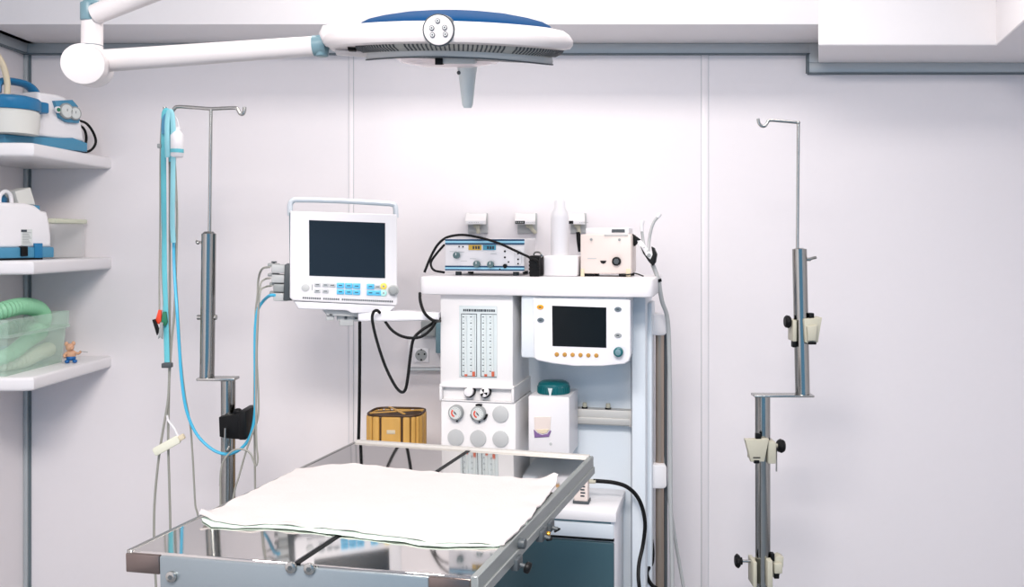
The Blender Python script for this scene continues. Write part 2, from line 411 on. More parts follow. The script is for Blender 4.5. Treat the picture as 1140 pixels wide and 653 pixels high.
# figurine
F = Frame((-1.503, 2.885, SH[2]), 20)
r = thing('toy_figurine', 'tiny terracotta animal figurine in blue trousers beside the hose bin', 'figurine', F)
b = MB(F)
b.sph((0, 0, .028), .014, s=(1.15, .9, 1)); b.sph((-.003, -.002, .05), .0125); b.sph((-.013, 0, .061), .006, s=(1, .5, 1.3)); b.sph((.007, 0, .062), .006, s=(1, .5, 1.3))
b.sph((.004, -.013, .047), .005); b.tube([(.01, -.004, .034), (.022, -.008, .03), (.03, -.01, .037)], .0042); b.tube([(-.011, -.003, .034), (-.018, -.01, .026), (-.014, -.014, .02)], .004)
b.build('body', M['terra'], r)
b = MB(F); b.sph((0, 0, .016), .0135, s=(1.1, .95, .7)); b.sph((-.01, -.008, .006), .0075, s=(1, 1.4, .8)); b.sph((.012, -.008, .006), .0075, s=(1, 1.4, .8)); b.build('trousers', M['bluep'], r)
b = MB(F); b.tube([(.028, -.01, .037), (.05, -.012, .033)], .0011, 6, smooth=False); b.build('stick', M['grey'], r)
# ------------------------------------------------------------------ operating table
TZ = .95; TH = -14.3
NL = P(145, 612, 520/(612-CY)); 
FT = Frame((NL.x, NL.y, TZ), TH, 0, 2.0)
c1 = FT.hitz(527, 642); c2 = FT.hitz(657, 508); c3 = FT.hitz(398, 491)
TW = (c1[0]+c2[0]-c3[0])/2; TL = (c2[1]+c3[1]-c1[1])/2
class MBT(MB):          # the top is not quite square: its measured corners
    def build(self, *a, **k):
        for v in self.v:
            u, w = v.x/TW, v.y/TL
            p = Vector(c1)*u*(1-w)+Vector(c3)*(1-u)*w+Vector(c2)*u*w
            v.x, v.y = p.x, p.y
        return MB.build(self, *a, **k)
def op_table():
    F = Frame((NL.x, NL.y, 0), TH)
    r = thing('operating_table', 'stainless steel operating table with a mirror-like split top, in the foreground', 'table', F)
    b = MBT(FT); g = TW*.505
    b.box(0, g-.006, 0, TL, -.006, 0, .0015, 1); b.build('tabletop', M['steel'], r)
    b = MBT(FT); b.box(g+.006, TW, 0, TL, -.006, 0, .0015, 1); b.build('tabletop', M['steel'], r)
    b = MBT(FT); b.box(g-.006, g+.006, .002, TL-.002, -.02, -.0006); b.build('drain_channel', M['black'], r)
    b = MBT(FT)
    b.box(0, TW, TL-.014, TL+.002, -.036, .005, .002, 2); b.build('far_rail', M['satin'], r)
    b = MBT(FT); b.box(TW-.004, TW+.008, -.002, TL, -.042, .002, .0015, 1); b.box(TW+.006, TW+.011, .0, TL, -.038, -.022, .001, 1)
    b.build('side_rail', M['railgrey'], r)
    b = MBT(FT); b.box(-.006, .004, -.002, TL, -.036, .001, .0015, 1); b.build('side_rail', M['steel_b'], r)
    b = MBT(FT); b.box(.056, TW-.07, -.004, .02, -.13, -.0045, .003); ap = b.build('apron', M['steel_blue'], r)
    for px, py in ((190, 642), (318, 634), (338, 636)):
        x, z = FT.hit(px, py, -.004)
        b = MBT(FT); b.cyl((x, -.009, z), (x, -.003, z), .0095, seg=20, bev=.002); b.cyl((x, -.0098, z), (x, -.0088, z), .004, seg=6, mi=1)
        b.build('screw', [M['steel_b'], M['dgrey']], ap)
    for a, c in ((-.006, .056), (TW-.07, TW-.004)):
        b = MBT(FT); b.box(a, c, -.004, .016, -.036, -.004, .002); b.build('end_cap', M['steel_d'], r)
    b = MBT(FT); b.box(.05, TW-.05, .02, TL-.02, -.075, -.02, .004); b.build('underframe', M['steel_blue'], r)
    b = MB(F); b.box(TW/2-.09, TW/2+.09, TL/2-.11, TL/2+.11, .06, TZ-.07, .01); b.box(TW/2-.12, TW/2+.12, TL/2-.14, TL/2+.14, .06, .5, .012)
    b.build('pedestal_column', M['steel_b'], r)
    b = MB(F); b.box(.05, TW-.05, .06, TL-.06, .02, .075, .015); b.build('base', M['steel_blue'], r)
    for x in (.08, TW-.08):
        for y in (.1, TL-.1):
            b = MB(F); b.cyl((x, y, 0), (x, y, .025), .025, bev=.004); b.build('foot', M['black'], r)
    # side rail clamps
    for py, s in ((.17, .9), (.31, .55), (.36, .6)):
        b = MBT(FT); x = TW+.011
        b.box(TW+.004, x+.006, py-.014, py+.014, -.05, -.03, .002, mi=1)
        b.cyl((x, py, -.042), (x+.016, py, -.046), .004, seg=10, mi=1); b.cyl((x+.014, py, -.046), (x+.026*s, py, -.049), .011*s, seg=16, bev=.003)
        b.build('rail_clamp', [M['black'], M['dgrey']], r)
    b = MBT(FT); x = TW+.008
    b.cyl((x-.001, .19, -.014), (x+.012, .19, -.014), .009, seg=18, bev=.002); b.build('locking_knob', M['dgrey'], r)
    b = MBT(FT); b.cyl((TW+.012, .333, -.046), (TW+.02, .333, -.047), .005, seg=12, bev=.001); b.build('clamp_glint', M['gold'], r)  # tiny gold disc stands in for a glint at the clamps
    return r
op_table()
# drape
def drape(name, near, left, far, right, z0, m, label, th, amp, nx=64, ny=40, seed=0, peaks=()):
    def samp(poly):
        q = [Vector(FT.hitz(a, b, z0)) for a, b in poly]
        L = [0]
        for a, b in zip(q, q[1:]): L.append(L[-1]+(b-a).length)
        def f(t):
            s = t*L[-1]
            for i in range(len(q)-1):
                if s <= L[i+1]+1e-9:
                    k = (s-L[i])/max(1e-9, L[i+1]-L[i]); return q[i].lerp(q[i+1], k)
            return q[-1]
        return f
    n, l, f, rr = map(samp, (near, left, far, right))
    vs = []
    for j in range(ny+1):
        v = j/ny
        for i in range(nx+1):
            u = i/nx
            p = (n(u)*(1-v)+f(u)*v)+(l(v)*(1-u)+rr(v)*u)-(n(0)*(1-u)*(1-v)+n(1)*u*(1-v)+f(0)*(1-u)*v+f(1)*u*v)
            e = min(u, 1-u, v, 1-v)
            q = Vector((p.x*9+seed, p.y*9, seed))
            w = noise.noise(q)*.5+.5; w2 = noise.noise(q*3.3)*.5+.5
            ed = max(0, 1-e*9)
            jit = Vector((noise.noise(Vector((p.y*40, seed, 1))), noise.noise(Vector((p.x*40, seed, 5)))))*.004*ed
            z = z0+amp*(.4*w+.25*w2)+ed*amp*.5*noise.noise(Vector((p.x*26, p.y*26, seed+3)))
            for (pu, pv, ph, pr) in peaks:
                dd = math.hypot(u-pu, v-pv); z += ph*max(0, 1-dd/pr)**1.5
            vs.append((p.x+jit.x, p.y+jit.y, max(z0*.5, z)))
    N = len(vs); fs = []
    vs += [(x, y, max(.0008, z-th)) for x, y, z in vs]
    k = nx+1
    for j in range(ny):
        for i in range(nx):
            a = j*k+i; fs.append((a, a+1, a+k+1, a+k)); fs.append((N+a, N+a+k, N+a+k+1, N+a+1))
    ring = [i for i in range(nx)]+[j*k+nx for j in range(ny)]+[ny*k+nx-i for i in range(nx)]+[(ny-j)*k for j in range(ny)]
    for a, c in zip(ring, ring[1:]+ring[:1]): fs.append((a, N+a, N+c, c))
    b = MB(FT); b.raw(vs, fs); o = b.build(name, m, None, FT, 60); tag(o, label, 'drape')
drape('surgical_drape', [(225, 577), (236, 586), (262, 587), (300, 587), (340, 590), (400, 598), (440, 602), (480, 608), (520, 608), (556, 607)],
      [(224, 577), (262, 559), (300, 541), (334, 525)], [(334, 525), (385, 523), (450, 527), (540, 534), (600, 538), (614, 540)],
      [(556, 607), (585, 583), (605, 556), (614, 540)], .002, M['green'], 'pale green underpad showing along the near edge of the white drape', .0012, .003, seed=4)
drape('surgical_drape', [(222, 576), (245, 580), (268, 584), (300, 582), (330, 585), (365, 587), (400, 592), (440, 596), (480, 603), (520, 603), (562, 605)],
      [(222, 576), (260, 557), (300, 538), (331, 522)], [(331, 522), (385, 518), (450, 523), (540, 530), (600, 534), (622, 537)],
      [(562, 605), (585, 582), (607, 556), (622, 537)], .006, M['sheet'], 'white disposable paper drape spread over the operating table', .0028, .007, peaks=((0, .02, .012, .07), (.985, .99, .022, .07), (.2, 1, .004, .3)))
# ------------------------------------------------------------------ anaesthesia machine
MO = P(598, 320, 2.43)
FM = Frame((MO.x, MO.y, 0), -12)
h = FM.hit
def machine():
    F = FM
    r = thing('anaesthesia_machine', 'tall white anaesthesia machine with gas gauges and flow tubes behind the table', 'medical machine', F)
    # tray
    x0 = h(466, 318, -.03)[0]; x1 = h(729, 322, -.03)[0]; zt = h(598, 309, -.03)[1]; zb = h(598, 329.5, -.03)[1]
    b = MB(F); b.prism([(a, c) for a, c in rrect(x0, -.03, x1-.004, .28, .018)], zb, zt, .006, 2, plane='xy'); b.build('top_tray', M['white'], r)
    # carcass
    xr0 = h(703, 430, .2)[0]; xl = h(490, 390, 0)[0]; xr = h(571, 390, 0)[0]
    b = MB(F); b.box(xl+.01, xr0, .2, .36, .1, zb, .004); b.build('back_panel', M['panel'], r)
    xp0 = h(703, 430, .14)[0]; xp1 = h(719, 430, .14)[0]
    b = MB(F); b.box(xp0, xp1, .14, .34, .1, zb, .006); b.box(xp1-.002, xp1+.012, .2, .3, .1, zb-.03, .004); b.build('upright_post', M['panel'], r)
    # flow meter column
    zq = h(530, 430, 0)[1]; zk = h(530, 447, 0)[1]
    b = MB(F); b.box(xl, xr, 0, .2, zq, zb, .004); col = b.build('flowmeter_housing', M['offw'], r)
    b = MB(F)
    fx0, fz1 = h(511, 340, -.004); fx1, fz0 = h(553, 421, -.004)
    b.box(fx0, fx1, -.004, .003, fz0, fz1, .001); pl = b.build('scale_plate', M['paleb'], col)
    b = MB(F); zz = fz1-.012
    xx = fx0+.012
    while xx < fx1-.008:
        w = random.choice((.003, .004, .0055)); b.box(xx, xx+w, -.0048, -.004, zz-.0035, zz+.003); xx += w+.0015
    for (a0, a1) in ((513.5, 531), (535, 553)):
        ax0 = h(a0, 380, -.004)[0]; ax1 = h(a1, 380, -.004)[0]; zt_ = h(530, 349, -.004)[1]; zb_ = h(530, 419, -.004)[1]
        b.box(ax0, ax1, -.0046, -.004, zt_-.0018, zt_); b.box(ax0, ax1, -.0046, -.004, zb_, zb_+.0018)
        b.box(ax0, ax0+.0018, -.0046, -.004, zb_, zt_)
        if a0 < 520: b.box(ax1-.0018, ax1, -.0046, -.004, zb_, zt_)
    b.build('printed_frame', M['ink'], pl)
    for k, tx in enumerate((517.5, 526, 539.5, 547.5)):
        b = MB(F); x, z0 = h(tx, 418, -.004); _, z1 = h(tx, 351, -.004)
        b.cyl((x+.004, -.005, z0), (x+.004, -.005, z1), .0028, seg=10)
        for q in range(10):
            z = z0+.012+(z1-z0-.016)*q/9.; b.box(x-.0065, x-.002, -.0047, -.004, z-.0012, z+.0012, mi=1)
            b.box(x-.004, x-.002, -.0047, -.004, z+.0065, z+.0075, mi=1)
        hgt = .012 if k % 2 else .005
        b.box(x+.0005, x+.0075, -.0085, -.004, z0-.001, z0+hgt, mi=2)
        b.build('flow_tube', [M['frost'], M['ink'], M['copper']], pl)
    # knob bay
    b = MB(F); bx0 = h(489, 437, -.012)[0]; bx1 = h(572, 437, -.012)[0]
    za, zc = h(530, 430, -.012)[1], h(530, 446.5, -.012)[1]
    b.box(bx0, bx1, .008, .2, zc, za); b.box(bx0, bx1, -.012, .01, za-.005, za+.003, .002)
    b.box(bx0, bx0+.007, -.012, .01, zc, za, .002); b.box(bx1-.007, bx1, -.012, .01, zc, za, .002); b.box(bx0, bx1, -.008, .01, zc-.002, zc+.001)
    bay = b.build('knob_bay', M['offw'], r)
    for kx, ky, q in ((521, 436.5, 0), (538.5, 437, 1)):
        b = MB(F); b.fdisc(kx+1, ky, 5.8, -.012, .01, 1, 24, .001); b.fdisc(kx, ky, 4.8, -.028, -.01, 0, 24, .002)
        if q:
            x, z = h(kx, ky, -.028); rr = .0105
            for a0 in (80, 200, 320):
                vs = [(x, -.0285, z)]+[(x+rr*math.cos(R(a0+t*10)), -.0285, z+rr*math.sin(R(a0+t*10))) for t in range(6)]
                b.raw(vs, [tuple(range(7))], 1)
        b.build('flow_knob', [M['white'], M['black']], bay)
    # gauge block
    gx0 = h(491, 470, -.004)[0]; gx1 = h(574, 470, -.004)[0]
    b = MB(F); b.box(gx0, gx1, -.004, .2, .55, zk, .003); gb = b.build('gauge_housing', M['offw'], r)
    b = MB(F); b.box(gx0+.02, gx1, .03, .2, .1, .56, .006); b.build('lower_housing', M['panel'], r)
    for gx, gy, ring in ((506.5, 459.5, 0), (531.5, 460.5, 1)):
        b = MB(F); b.fdisc(gx, gy, 8, -.024, -.004, 0, 28, .003); b.fdisc(gx, gy, 6.4, -.0248, -.0235, 1, 28)
        x, z = h(gx, gy, -.025)
        T = Matrix.Translation((x, 0, z)) @ Matrix.Rotation(R(50), 4, 'Y')
        b.box(-.006, .006, -.0256, -.0248, -.0011, .0011, mi=2, T=T)
        for k in range(7):
            a = R(140+k*18); b.box(-.0018, .0018, -.0254, -.0248, -.002, .002, mi=3, T=Matrix.Translation((x+.0095*math.cos(a), 0, z+.0095*math.sin(a))))
        for k in range(9):
            a = R(-40+k*22); b.box(-.0006, .0006, -.0254, -.0248, -.0006, .0006, mi=2, T=Matrix.Translation((x+.0135*math.cos(a), 0, z+.0135*math.sin(a))))
        b.cyl((x, -.0262, z), (x, -.025, z), .002, seg=12, mi=2); b.box(x-.002, x+.002, -.008, -.004, z-.028, z-.022, mi=2)
        if ring:
            for a0 in (70, 190, 310):
                pp = []
                for k in range(7): pp.append((x+.0245*math.cos(R(a0+k*7)), z+.0245*math.sin(R(a0+k*7))))
                for k in range(6, -1, -1): pp.append((x+.0205*math.cos(R(a0+k*7)), z+.0205*math.sin(R(a0+k*7))))
                b.prism(pp, -.014, -.004, mi=4)
        b.build('pressure_gauge', [M['grey'], M['gauge'], M['ink'], M['red'], M['black']], gb)
    for gx, gy in ((557, 461), (507, 487), (532, 488), (557, 488.5)):
        b = MB(F); b.fdisc(gx, gy, 9, -.008, -.003, 0, 28, .001); b.build('blanking_disc', M['lgrey'], gb)
    # ventilator display
    y0 = -.035
    b = MB(F); xa = h(581, 365, 0)[0]; xb = h(699, 365, 0)[0]; b.box(xa, xb, -.012, .2, h(640, 399, 0)[1], zb, .006); vb = b.build('ventilator_housing', M['panel'], r)
    pts = [(593.5, 332), (701.5, 334), (702, 396), (700, 402), (695, 405), (670, 407.5), (640, 407.5), (615, 404.5), (598, 401), (594.5, 398)]
    b = MB(F); b.fpoly(pts, y0, -.012, .004, 3); bz = b.build('display_bezel', M['white2'], r)
    b = MB(F); b.fpoly([(614.5, 340), (675, 342), (675, 387), (615, 385)], y0-.0015, y0+.002, .0005, 1); b.build('display_screen', M['screen2'], bz)
    for px, py, mt in ((601.5, 341.5, 'amber'), (602, 356, 'slate'), (688, 344, 'slate'), (688, 373, 'grey')):
        b = MB(F); x, z = h(px, py, y0); b.lathe([(0, .004), (.0085, .004), (.0095, .002), (.0095, -.001)], 20, 0, Matrix.Translation((x, y0, z)) @ Matrix.Rotation(R(90), 4, 'X'), 1, .68)
        b.box(x-.0035, x+.0035, y0-.0046, y0-.004, z-.0015, z+.0015, mi=1)
        b.build('button', [M[mt], M['ink']], bz)
    for k in range(6):
        b = MB(F); b.fdisc(619.7+k*8.8, 394.3+k*.25, 2.4, y0-.003, y0+.001, 0, 16, .0006); b.build('button', M['ochre'], bz)
    b = MB(F); b.fdisc(602.5, 388.5, .9, y0-.001, y0+.001); b.build('indicator_light', M['white'], bz)
    b = MB(F); b.fdisc(688, 392, 5.4, y0-.018, y0, 0, 24, .003); x, z = h(688, 392, y0-.018); b.cyl((x, y0-.019, z), (x, y0-.0175, z), .008, seg=20, mi=1, bev=.0004); b.build('rotary_knob', [M['teal'], M['teal_m']], bz)
    # accessory rail
    b = MB(F); ra, rz1 = h(583, 452.5, .165); rb_, rz0 = h(703, 474.5, .165)
    zm = (rz0+rz1)/2
    b.box(ra, rb_, .165, .2, rz0, rz1, .002); b.box(ra, rb_-.004, .16, .17, rz0+.003, zm, .002); b.box(rb_-.006, rb_, .16, .2, rz0-.001, rz1+.001, .001)
    b.build('accessory_rail', M['satin'], r)
    for px in (651, 677):
        b = MB(F); x = h(px, 450, .18)[0]; b.cyl((x, .18, rz1-.001), (x, .18, rz1+.004), .009, seg=16); b.cyl((x, .18, rz1+.003), (x, .18, rz1+.016), .0065, seg=16, bev=.001, mi=1)
        b.build('rail_knob', [M['black'], M['beige']], r)
    # lower cabinet
    ly = -.01
    lx1 = h(684, 573, ly)[0]; lzt = h(650, 566.5, ly)[1]; lzb = h(650, 578.5, ly)[1]
    lx0 = h(505, 573, ly)[0]
    b = MB(F); b.box(lx0, lx1+.006, ly-.008, .2, lzb, lzt, .004); b.build('worktop', M['white'], r)
    dz0 = h(650, 597.5, ly)[1]; dz1 = h(650, 581.5, ly)[1]
    b = MB(F); b.box(lx0+.01, lx1, ly+.006, .22, .1, lzb, .003); cab = b.build('cabinet_body', M['white2'], r)
    b = MB(F); b.box(lx0+.014, lx1-.002, ly-.002, ly+.01, dz0, dz1, .002); b.box(lx0+.014, lx1-.01, ly+.004, ly+.008, dz1, lzb+.001, mi=1); b.build('drawer_front', [M['panel'], M['teal_m']], cab)
    b = MB(F); b.box(lx0+.014, lx1-.001, ly+.0, ly+.012, dz0-.007, dz0, .001); b.build('drawer_gap', M['black'], cab)
    b = MB(F); b.box(lx0+.014, lx1-.001, ly-.004, ly+.012, .14, dz0-.01, .004); dr = b.build('door', M['teal_d'], cab)
    b = MB(F); b.box(xl-.0, xp1+.01, -.02, .36, .07, .12, .015); b.build('base', M['dgrey'], r)
    for x in (xl+.05, xp1-.04):
        for y in (.02, .31):
            b = MB(F); b.cyl((x-.014, y, .035), (x+.014, y, .035), .035, seg=20, bev=.005); b.box(x-.02, x+.02, y-.015, y+.015, .045, .075, .004, mi=1)
            b.build('caster', [M['black'], M['grey']], r)
    return zt, lzt, zb
ZTRAY, ZLID, ZTB = machine()
# absorber / vaporizer hung on the rail
def vaporizer():
    a, zt = h(588, 440, .02); c, zb = h(634, 510, .02)
    F = Frame(FM.M @ Vector(((a+c)/2, .09, zb)), -12)
    r = thing('vaporizer', 'white boxy vaporizer with a teal cap hung on the machine rail', 'vaporizer', F)
    b = MB(FM); b.box(a, c, .02, .1625, zb, zt, .005); b.build('body', M['white'], r)
    x = (a+c)/2+.002; w = (c-a)*.385
    b = MB(FM); b.lathe([(0, zt), (w, zt), (w, zt+.02), (w*.96, zt+.027), (w*.8, zt+.032), (0, zt+.034)], 32, 0, Matrix.Translation((x, .08, 0)))
    for k in range(36):
        an = R(k*10); b.box(-.0015, .0015, -.001, .0015, zt+.002, zt+.019, T=Matrix.Translation((x+w*math.cos(an), .08+w*math.sin(an), 0)) @ Matrix.Rotation(an, 4, 'Z'))
    cap = b.build('cap', M['teal'], r)
    b = MB(FM); b.raw([(x-.007, .08-w-.004, zt+.02), (x+.006, .08-w-.004, zt+.02), (x+.002, .08-w-.004, zt+.004), (x+.002, .08-w-.004, zt), (x-.003, .08-w-.004, zt), (x-.003, .08-w-.004, zt+.004)], [(0, 1, 2, 3, 4, 5)])
    b.raw([(x+.02, .08-w*.8, zt+.017), (x+.032, .08-w*.62, zt+.017), (x+.032, .08-w*.62-.004, zt+.021), (x+.02, .08-w*.8-.004, zt+.021)], [(0, 1, 2, 3)])
    b.build('index_mark', M['paleb'], cap)
    b = MB(FM); b.fpoly([(594.5, 463.5), (613.5, 463.5), (612.5, 479), (595, 479)], .0185, .023, .001, 1)
    b.build('sight_glass', M['cream'], r)
    b = MB(FM); b.fpoly([(594, 478), (598, 482), (603, 484), (609, 483), (612, 479), (613.5, 479.5), (611, 486), (595, 487)], .0165, .023, .001, 1); b.build('sight_tray', M['purple'], r)
    b = MB(FM); b.fpoly([(596.5, 478), (611, 477.5), (609, 481.5), (604, 482.8), (599, 481.5)], .017, .023, .001, 1); b.build('granules', M['beige2'], r)
    b = MB(FM); b.fdisc(613, 494, 1.6, .018, .022); b.build('drain_screw', M['lgrey'], r)
vaporizer()
# things on the tray
def on(px, y):     # machine-local x for a pixel column on plane y near tray height
    return h(px, 300, y)[0]
def tray_frame(px, y, rz=-12):
    return Frame(FM.M @ Vector((on(px, y), y, ZTRAY)), rz)
def pump():
    F = tray_frame(540, .06, -10)
    F.M = F.M; hh = F.hit
    r = thing('infusion_controller', 'white control unit with blue stripes and three grey knobs on the tray', 'medical device', F)
    x0 = hh(496, 285, 0)[0]; x1 = hh(584, 288, 0)[0]; zt = hh(540, 265.5, 0)[1]; zb = .012
    H = zt-zb
    b = MB(F); b.box(x0+.004, x1-.004, .002, .2, zb, zt, .004); b.build('case', M['white'], r)
    b = MB(F); b.box(x0, x1, -.004, .006, zb, zt, .002); fp = b.build('front_panel', M['white'], r)
    for k, (za, zc, mm) in enumerate(((.93, .985, 'navy'), (.87, .93, 'lblue'), (.82, .87, 'navy'), (.125, .175, 'navy'), (.075, .125, 'lblue'), (.03, .075, 'navy'))):
        b = MB(F); b.box(x0, x1, -.0052, 0, zb+H*za, zb+H*zc); b.build('stripe', M[mm], fp)
    def at(px, py): return hh(px, py, -.004)
    for px, py, q in ((507.5, 284, 3.7), (530, 293.7, 3.7), (545.5, 294.2, 3.7)):
        b = MB(F); b.fdisc(px, py, q, -.018, -.004, 0, 22, .002); x, z = hh(px, py, -.018); b.box(x-.0008, x+.0008, -.019, -.018, z, z+.007, mi=1)
        b.build('knob', [M['knobg'], M['white']], fp)
    for px0, px1, mm in ((521.5, 536, 'yel'), (537.5, 552, 'dsp')):
        b = MB(F); b.fbox(px0, 272.5, px1, 278.2, -.0052, -.003)
        w = (px1-px0)/5
        for k in range(3): b.fbox(px0+w*(1.6+k), 273.8, px0+w*(2.3+k), 277, -.0056, -.005, mi=1)
        b.build('display', [M[mm], M['ink']], fp)
    b = MB(F)
    for px, py, q in ((511, 274.3, .8), (515.3, 274.5, .8), (562, 279.6, 1.1), (562, 286.3, 1.1), (566, 291.5, .9), (576.7, 282, 1), (576.7, 288.5, 1), (576.7, 293.5, 1), (556.5, 299.5, .8)):
        b.fdisc(px, py, q, -.0055, -.003)
    b.build('socket_pin', M['black'], fp)
    b = MB(F); b.fdisc(562, 296, 2.4, -.009, -.003, 0, 18, .001); b.build('jack', M['black'], fp)
    b = MB(F); x, z = hh(576.7, 286.5, -.004); pp = rrect(x-.0095, z-.022, x+.0095, z+.022, .009)
    b.tube([(a, -.0042, c) for a, c in pp]+[(pp[0][0], -.0042, pp[0][1])], .0005, 5, smooth=False)
    for k in range(7): b.box(x+.011, x+.0116, -.0046, -.003, z-.016+k*.005, z-.0135+k*.005)
    for px, py in ((510, 280), (523, 287.5), (500.5, 279.5), (513, 290), (546, 282)): b.fbox(px, py, px+7, py+.5, -.0046, -.003)
    b.build('printed_marking', M['lgrey'], fp)
    for x in (x0+.03, x1-.03):
        for y in (.03, .17):
            b = MB(F); b.cyl((x, y, 0), (x, y, .013), .009, seg=14); b.build('foot', M['dgrey'], r)
    return F
FP = pump()
F = tray_frame(594.5, .04)
r = thing('power_adapter', 'black ribbed adapter block on the tray right of the control unit', 'adapter', F)
b = MB(F); b.box(-.013, .016, -.005, .06, 0, .058, .004)
for k in range(5): b.box(-.0135, .0165, -.006, -.004, .008+k*.01, .013+k*.01)
b.build('body', M['black'], r)
b = MB(F); b.tube([(-.006, .02, .055), (-.002, .02, .066), (.012, .02, .066), (.018, .02, .056), (.01, .02, .052)], .0025); b.build('metal_latch', M['steel_b'], r)
F = tray_frame(624, .06)
r = thing('white_dispenser', 'white bottle standing in a square white base on the tray', 'dispenser', F)
a = h(605, 297, .06)[0]-on(624, .06); c = h(643, 297, .06)[0]-on(624, .06); zc = h(624, 284.5, .06)[1]-ZTRAY; zt = h(620, 222, .06)[1]-ZTRAY
b = MB(F); b.box(a, c, 0, .11, 0, zc, .006); b.build('base', M['white'], r)
x = h(619.5, 250, .06)[0]-on(624, .06); w = .0255
b = MB(F); b.lathe([(0, zc-.002), (w, zc-.002), (w, zt-.05), (w*.93, zt-.036), (w*.62, zt-.022), (w*.6, zt-.004), (w*.5, zt), (0, zt)], 28, 0, Matrix.Translation((x, .05, 0))); b.build('bottle', M['white'], r)
F = tray_frame(674, .07)
def cream_case():
    r = thing('cream_case', 'cream plastic case with a black knob on the right of the tray', 'case', F)
    x0 = F.hit(646, 280, 0)[0]; x1 = F.hit(703, 285, 0)[0]; zt = F.hit(674, 260.5, 0)[1]
    b = MB(F); b.box(x0, x1, 0, .13, .008, zt, .005); bd = b.build('body', M['cream'], r)
    b = MB(F); b.fbox(652, 253.5, 700, 261.5, .02, .12, .003); ld = b.build('lid', M['white'], r)
    b = MB(F); b.fbox(681, 255, 695.5, 258.6, .0185, .03); b.build('handle_slot', M['dgrey'], ld)
    b = MB(F); b.fbox(672.5, 260.9, 699, 262.2, -.002, .01, .0005); b.build('hinge_strip', M['lgrey'], bd)
    b = MB(F); b.fdisc(686, 290.8, 5, -.012, 0, 0, 24, .002); x, z = F.hit(686, 290.8, -.012); b.cyl((x, -.0125, z), (x, -.0115, z), .008, seg=6, mi=1); b.build('knob', [M['black'], M['dgrey']], bd)
    b = MB(F); b.fpoly([(668, 290), (675, 290), (674, 292.5), (671.5, 293.6), (669, 292.5)], -.002, .001); b.build('vent_slot', M['black'], bd)
    for px, py in ((658, 266.3), (689.5, 266.6)):
        b = MB(F); b.fdisc(px, py, 1.5, -.002, .001, 0, 14, .0004); b.build('screw', M['grey'], bd)
    for q, mm in (((654, 287, 664, 288), 'lgrey'), ((646.5, 299, 650.5, 307.5), 'beige2'), ((697, 299, 702, 307.5), 'beige2')):
        b = MB(F); b.fbox(*q, -.001, .002); b.build('moulded_rib', M[mm], bd)
    for x in (x0+.02, x1-.02):
        for y in (.02, .11):
            b = MB(F); b.box(x-.016, x+.016, y-.01, y+.01, 0, .01, .001); b.build('foot', M['black'], r)
    b = MB(F); b.tube([(x1-.03, -.004, .004), (x1, -.006, .008), (x1+.012, -.008, .01), (x1+.034, -.014, .003)], .002, 6); b.build('lead', M['black'], r)
cream_case()
# handpiece holder at the tray's right end
F = tray_frame(718, .12)
r = thing('handpiece_holder', 'black holder with white handpieces clipped to the right end of the tray', 'holder', F)
def fp3(px, py, y=0): a = F.hit(px, py, y); return (a[0], y, a[1])
b = MB(F); b.fpoly([(713, 274), (716, 282), (722, 291), (726.5, 296), (729.5, 292), (731, 283), (728, 276), (725, 274.5), (726.5, 283), (724, 289), (719, 284)], -.02, .012, .001)
b.fpoly([(703.8, 260), (713.5, 267), (706, 274)], -.012, .01, .001); b.build('bracket', M['black'], r)
b = MB(F); b.fpoly([(708, 267), (713, 266.5), (724, 280), (727, 286), (724.5, 290), (719.5, 286), (714, 281)], -.012, .004, .002); b.fdisc(722.5, 284, 4.3, -.016, -.01, 0, 20, .001); b.fdisc(722.5, 284, 2.2, -.0168, -.0155, 1); b.build('cradle', [M['white'], M['grey']], r)
b = MB(F); b.tube([fp3(721.5, 281, -.012), fp3(722.5, 270), fp3(724.5, 257), fp3(728, 247), fp3(733, 240.5)], .0042, 10); b.tube([fp3(732, 241.8), fp3(735, 237.5)], .006, 10, smooth=False, mi=1); b.build('curved_handpiece', [M['ghose'], M['white']], r)
b = MB(F); b.tube([fp3(717.5, 276, -.01), fp3(716, 267), fp3(714.5, 257)], .004, 10); b.tube([fp3(714.5, 257.5), fp3(714.5, 250), fp3(716, 245)], .0055, 10, mi=1); b.build('straight_handpiece', [M['ghose'], M['white']], r)
b = MB(F); pz = fp3(700, 285); b.tube([fp3(705.5, 268, .004), fp3(703, 280, .01), (pz[0], .012, .004)], .004, 8); b.build('stem', M['black'], r)
# grey hose falling beside the machine and steel pipe with clips
b = MB(); dd = 2.58
b.tube([P(726.5, 294, 2.50), P(730, 303, 2.50), P(733, 312, 2.50), P(737, 335, 2.52), P(743.5, 358, 2.55), P(745.5, 420, 2.57), P(746, 480, 2.57), P(746.5, 560, 2.57), P(748, 620, 2.57), P(749, 700, 2.57), (.40, 2.6, .03)], .0062, 10)
b.tube([P(732.6, 310.6, 2.50), P(733.4, 313.8, 2.50)], .009, 12, smooth=False, mi=1)
o = b.build('suction_hose', [M['ghose'], M['black']], None, Frame(P(733, 330, 2.53))); tag(o, 'grey hose hanging from the handpiece holder down past the tray', 'hose')
F = Frame((xw(734.5, 2.63), 2.63, 0))
r = thing('gas_pipe', 'upright stainless pipe with white clips at the right side of the machine', 'pipe', F)
b = MB(F); b.cyl((0, 0, 0), (0, 0, zw(352, 2.63)), .0125, seg=20); b.build('pipe', M['bronze'], r)
b = MB(F); b.cyl((.018, .012, 0), (.018, .012, zw(352, 2.63)), .006, seg=12); b.build('thin_tube', M['dgrey'], r)
for (a, c) in ((349, 373), (516, 543)):
    b = MB(F); x0 = xw(719, 2.61)-F.M.translation.x; x1 = xw(742, 2.61)-F.M.translation.x
    b.prism(rrect(x0, zw(c, 2.61), x1, zw(a, 2.61), .012), -.03, .03, .006); b.build('clip', M['white'], r)
F2 = Frame((xw(727, 2.75), 2.78, 0))
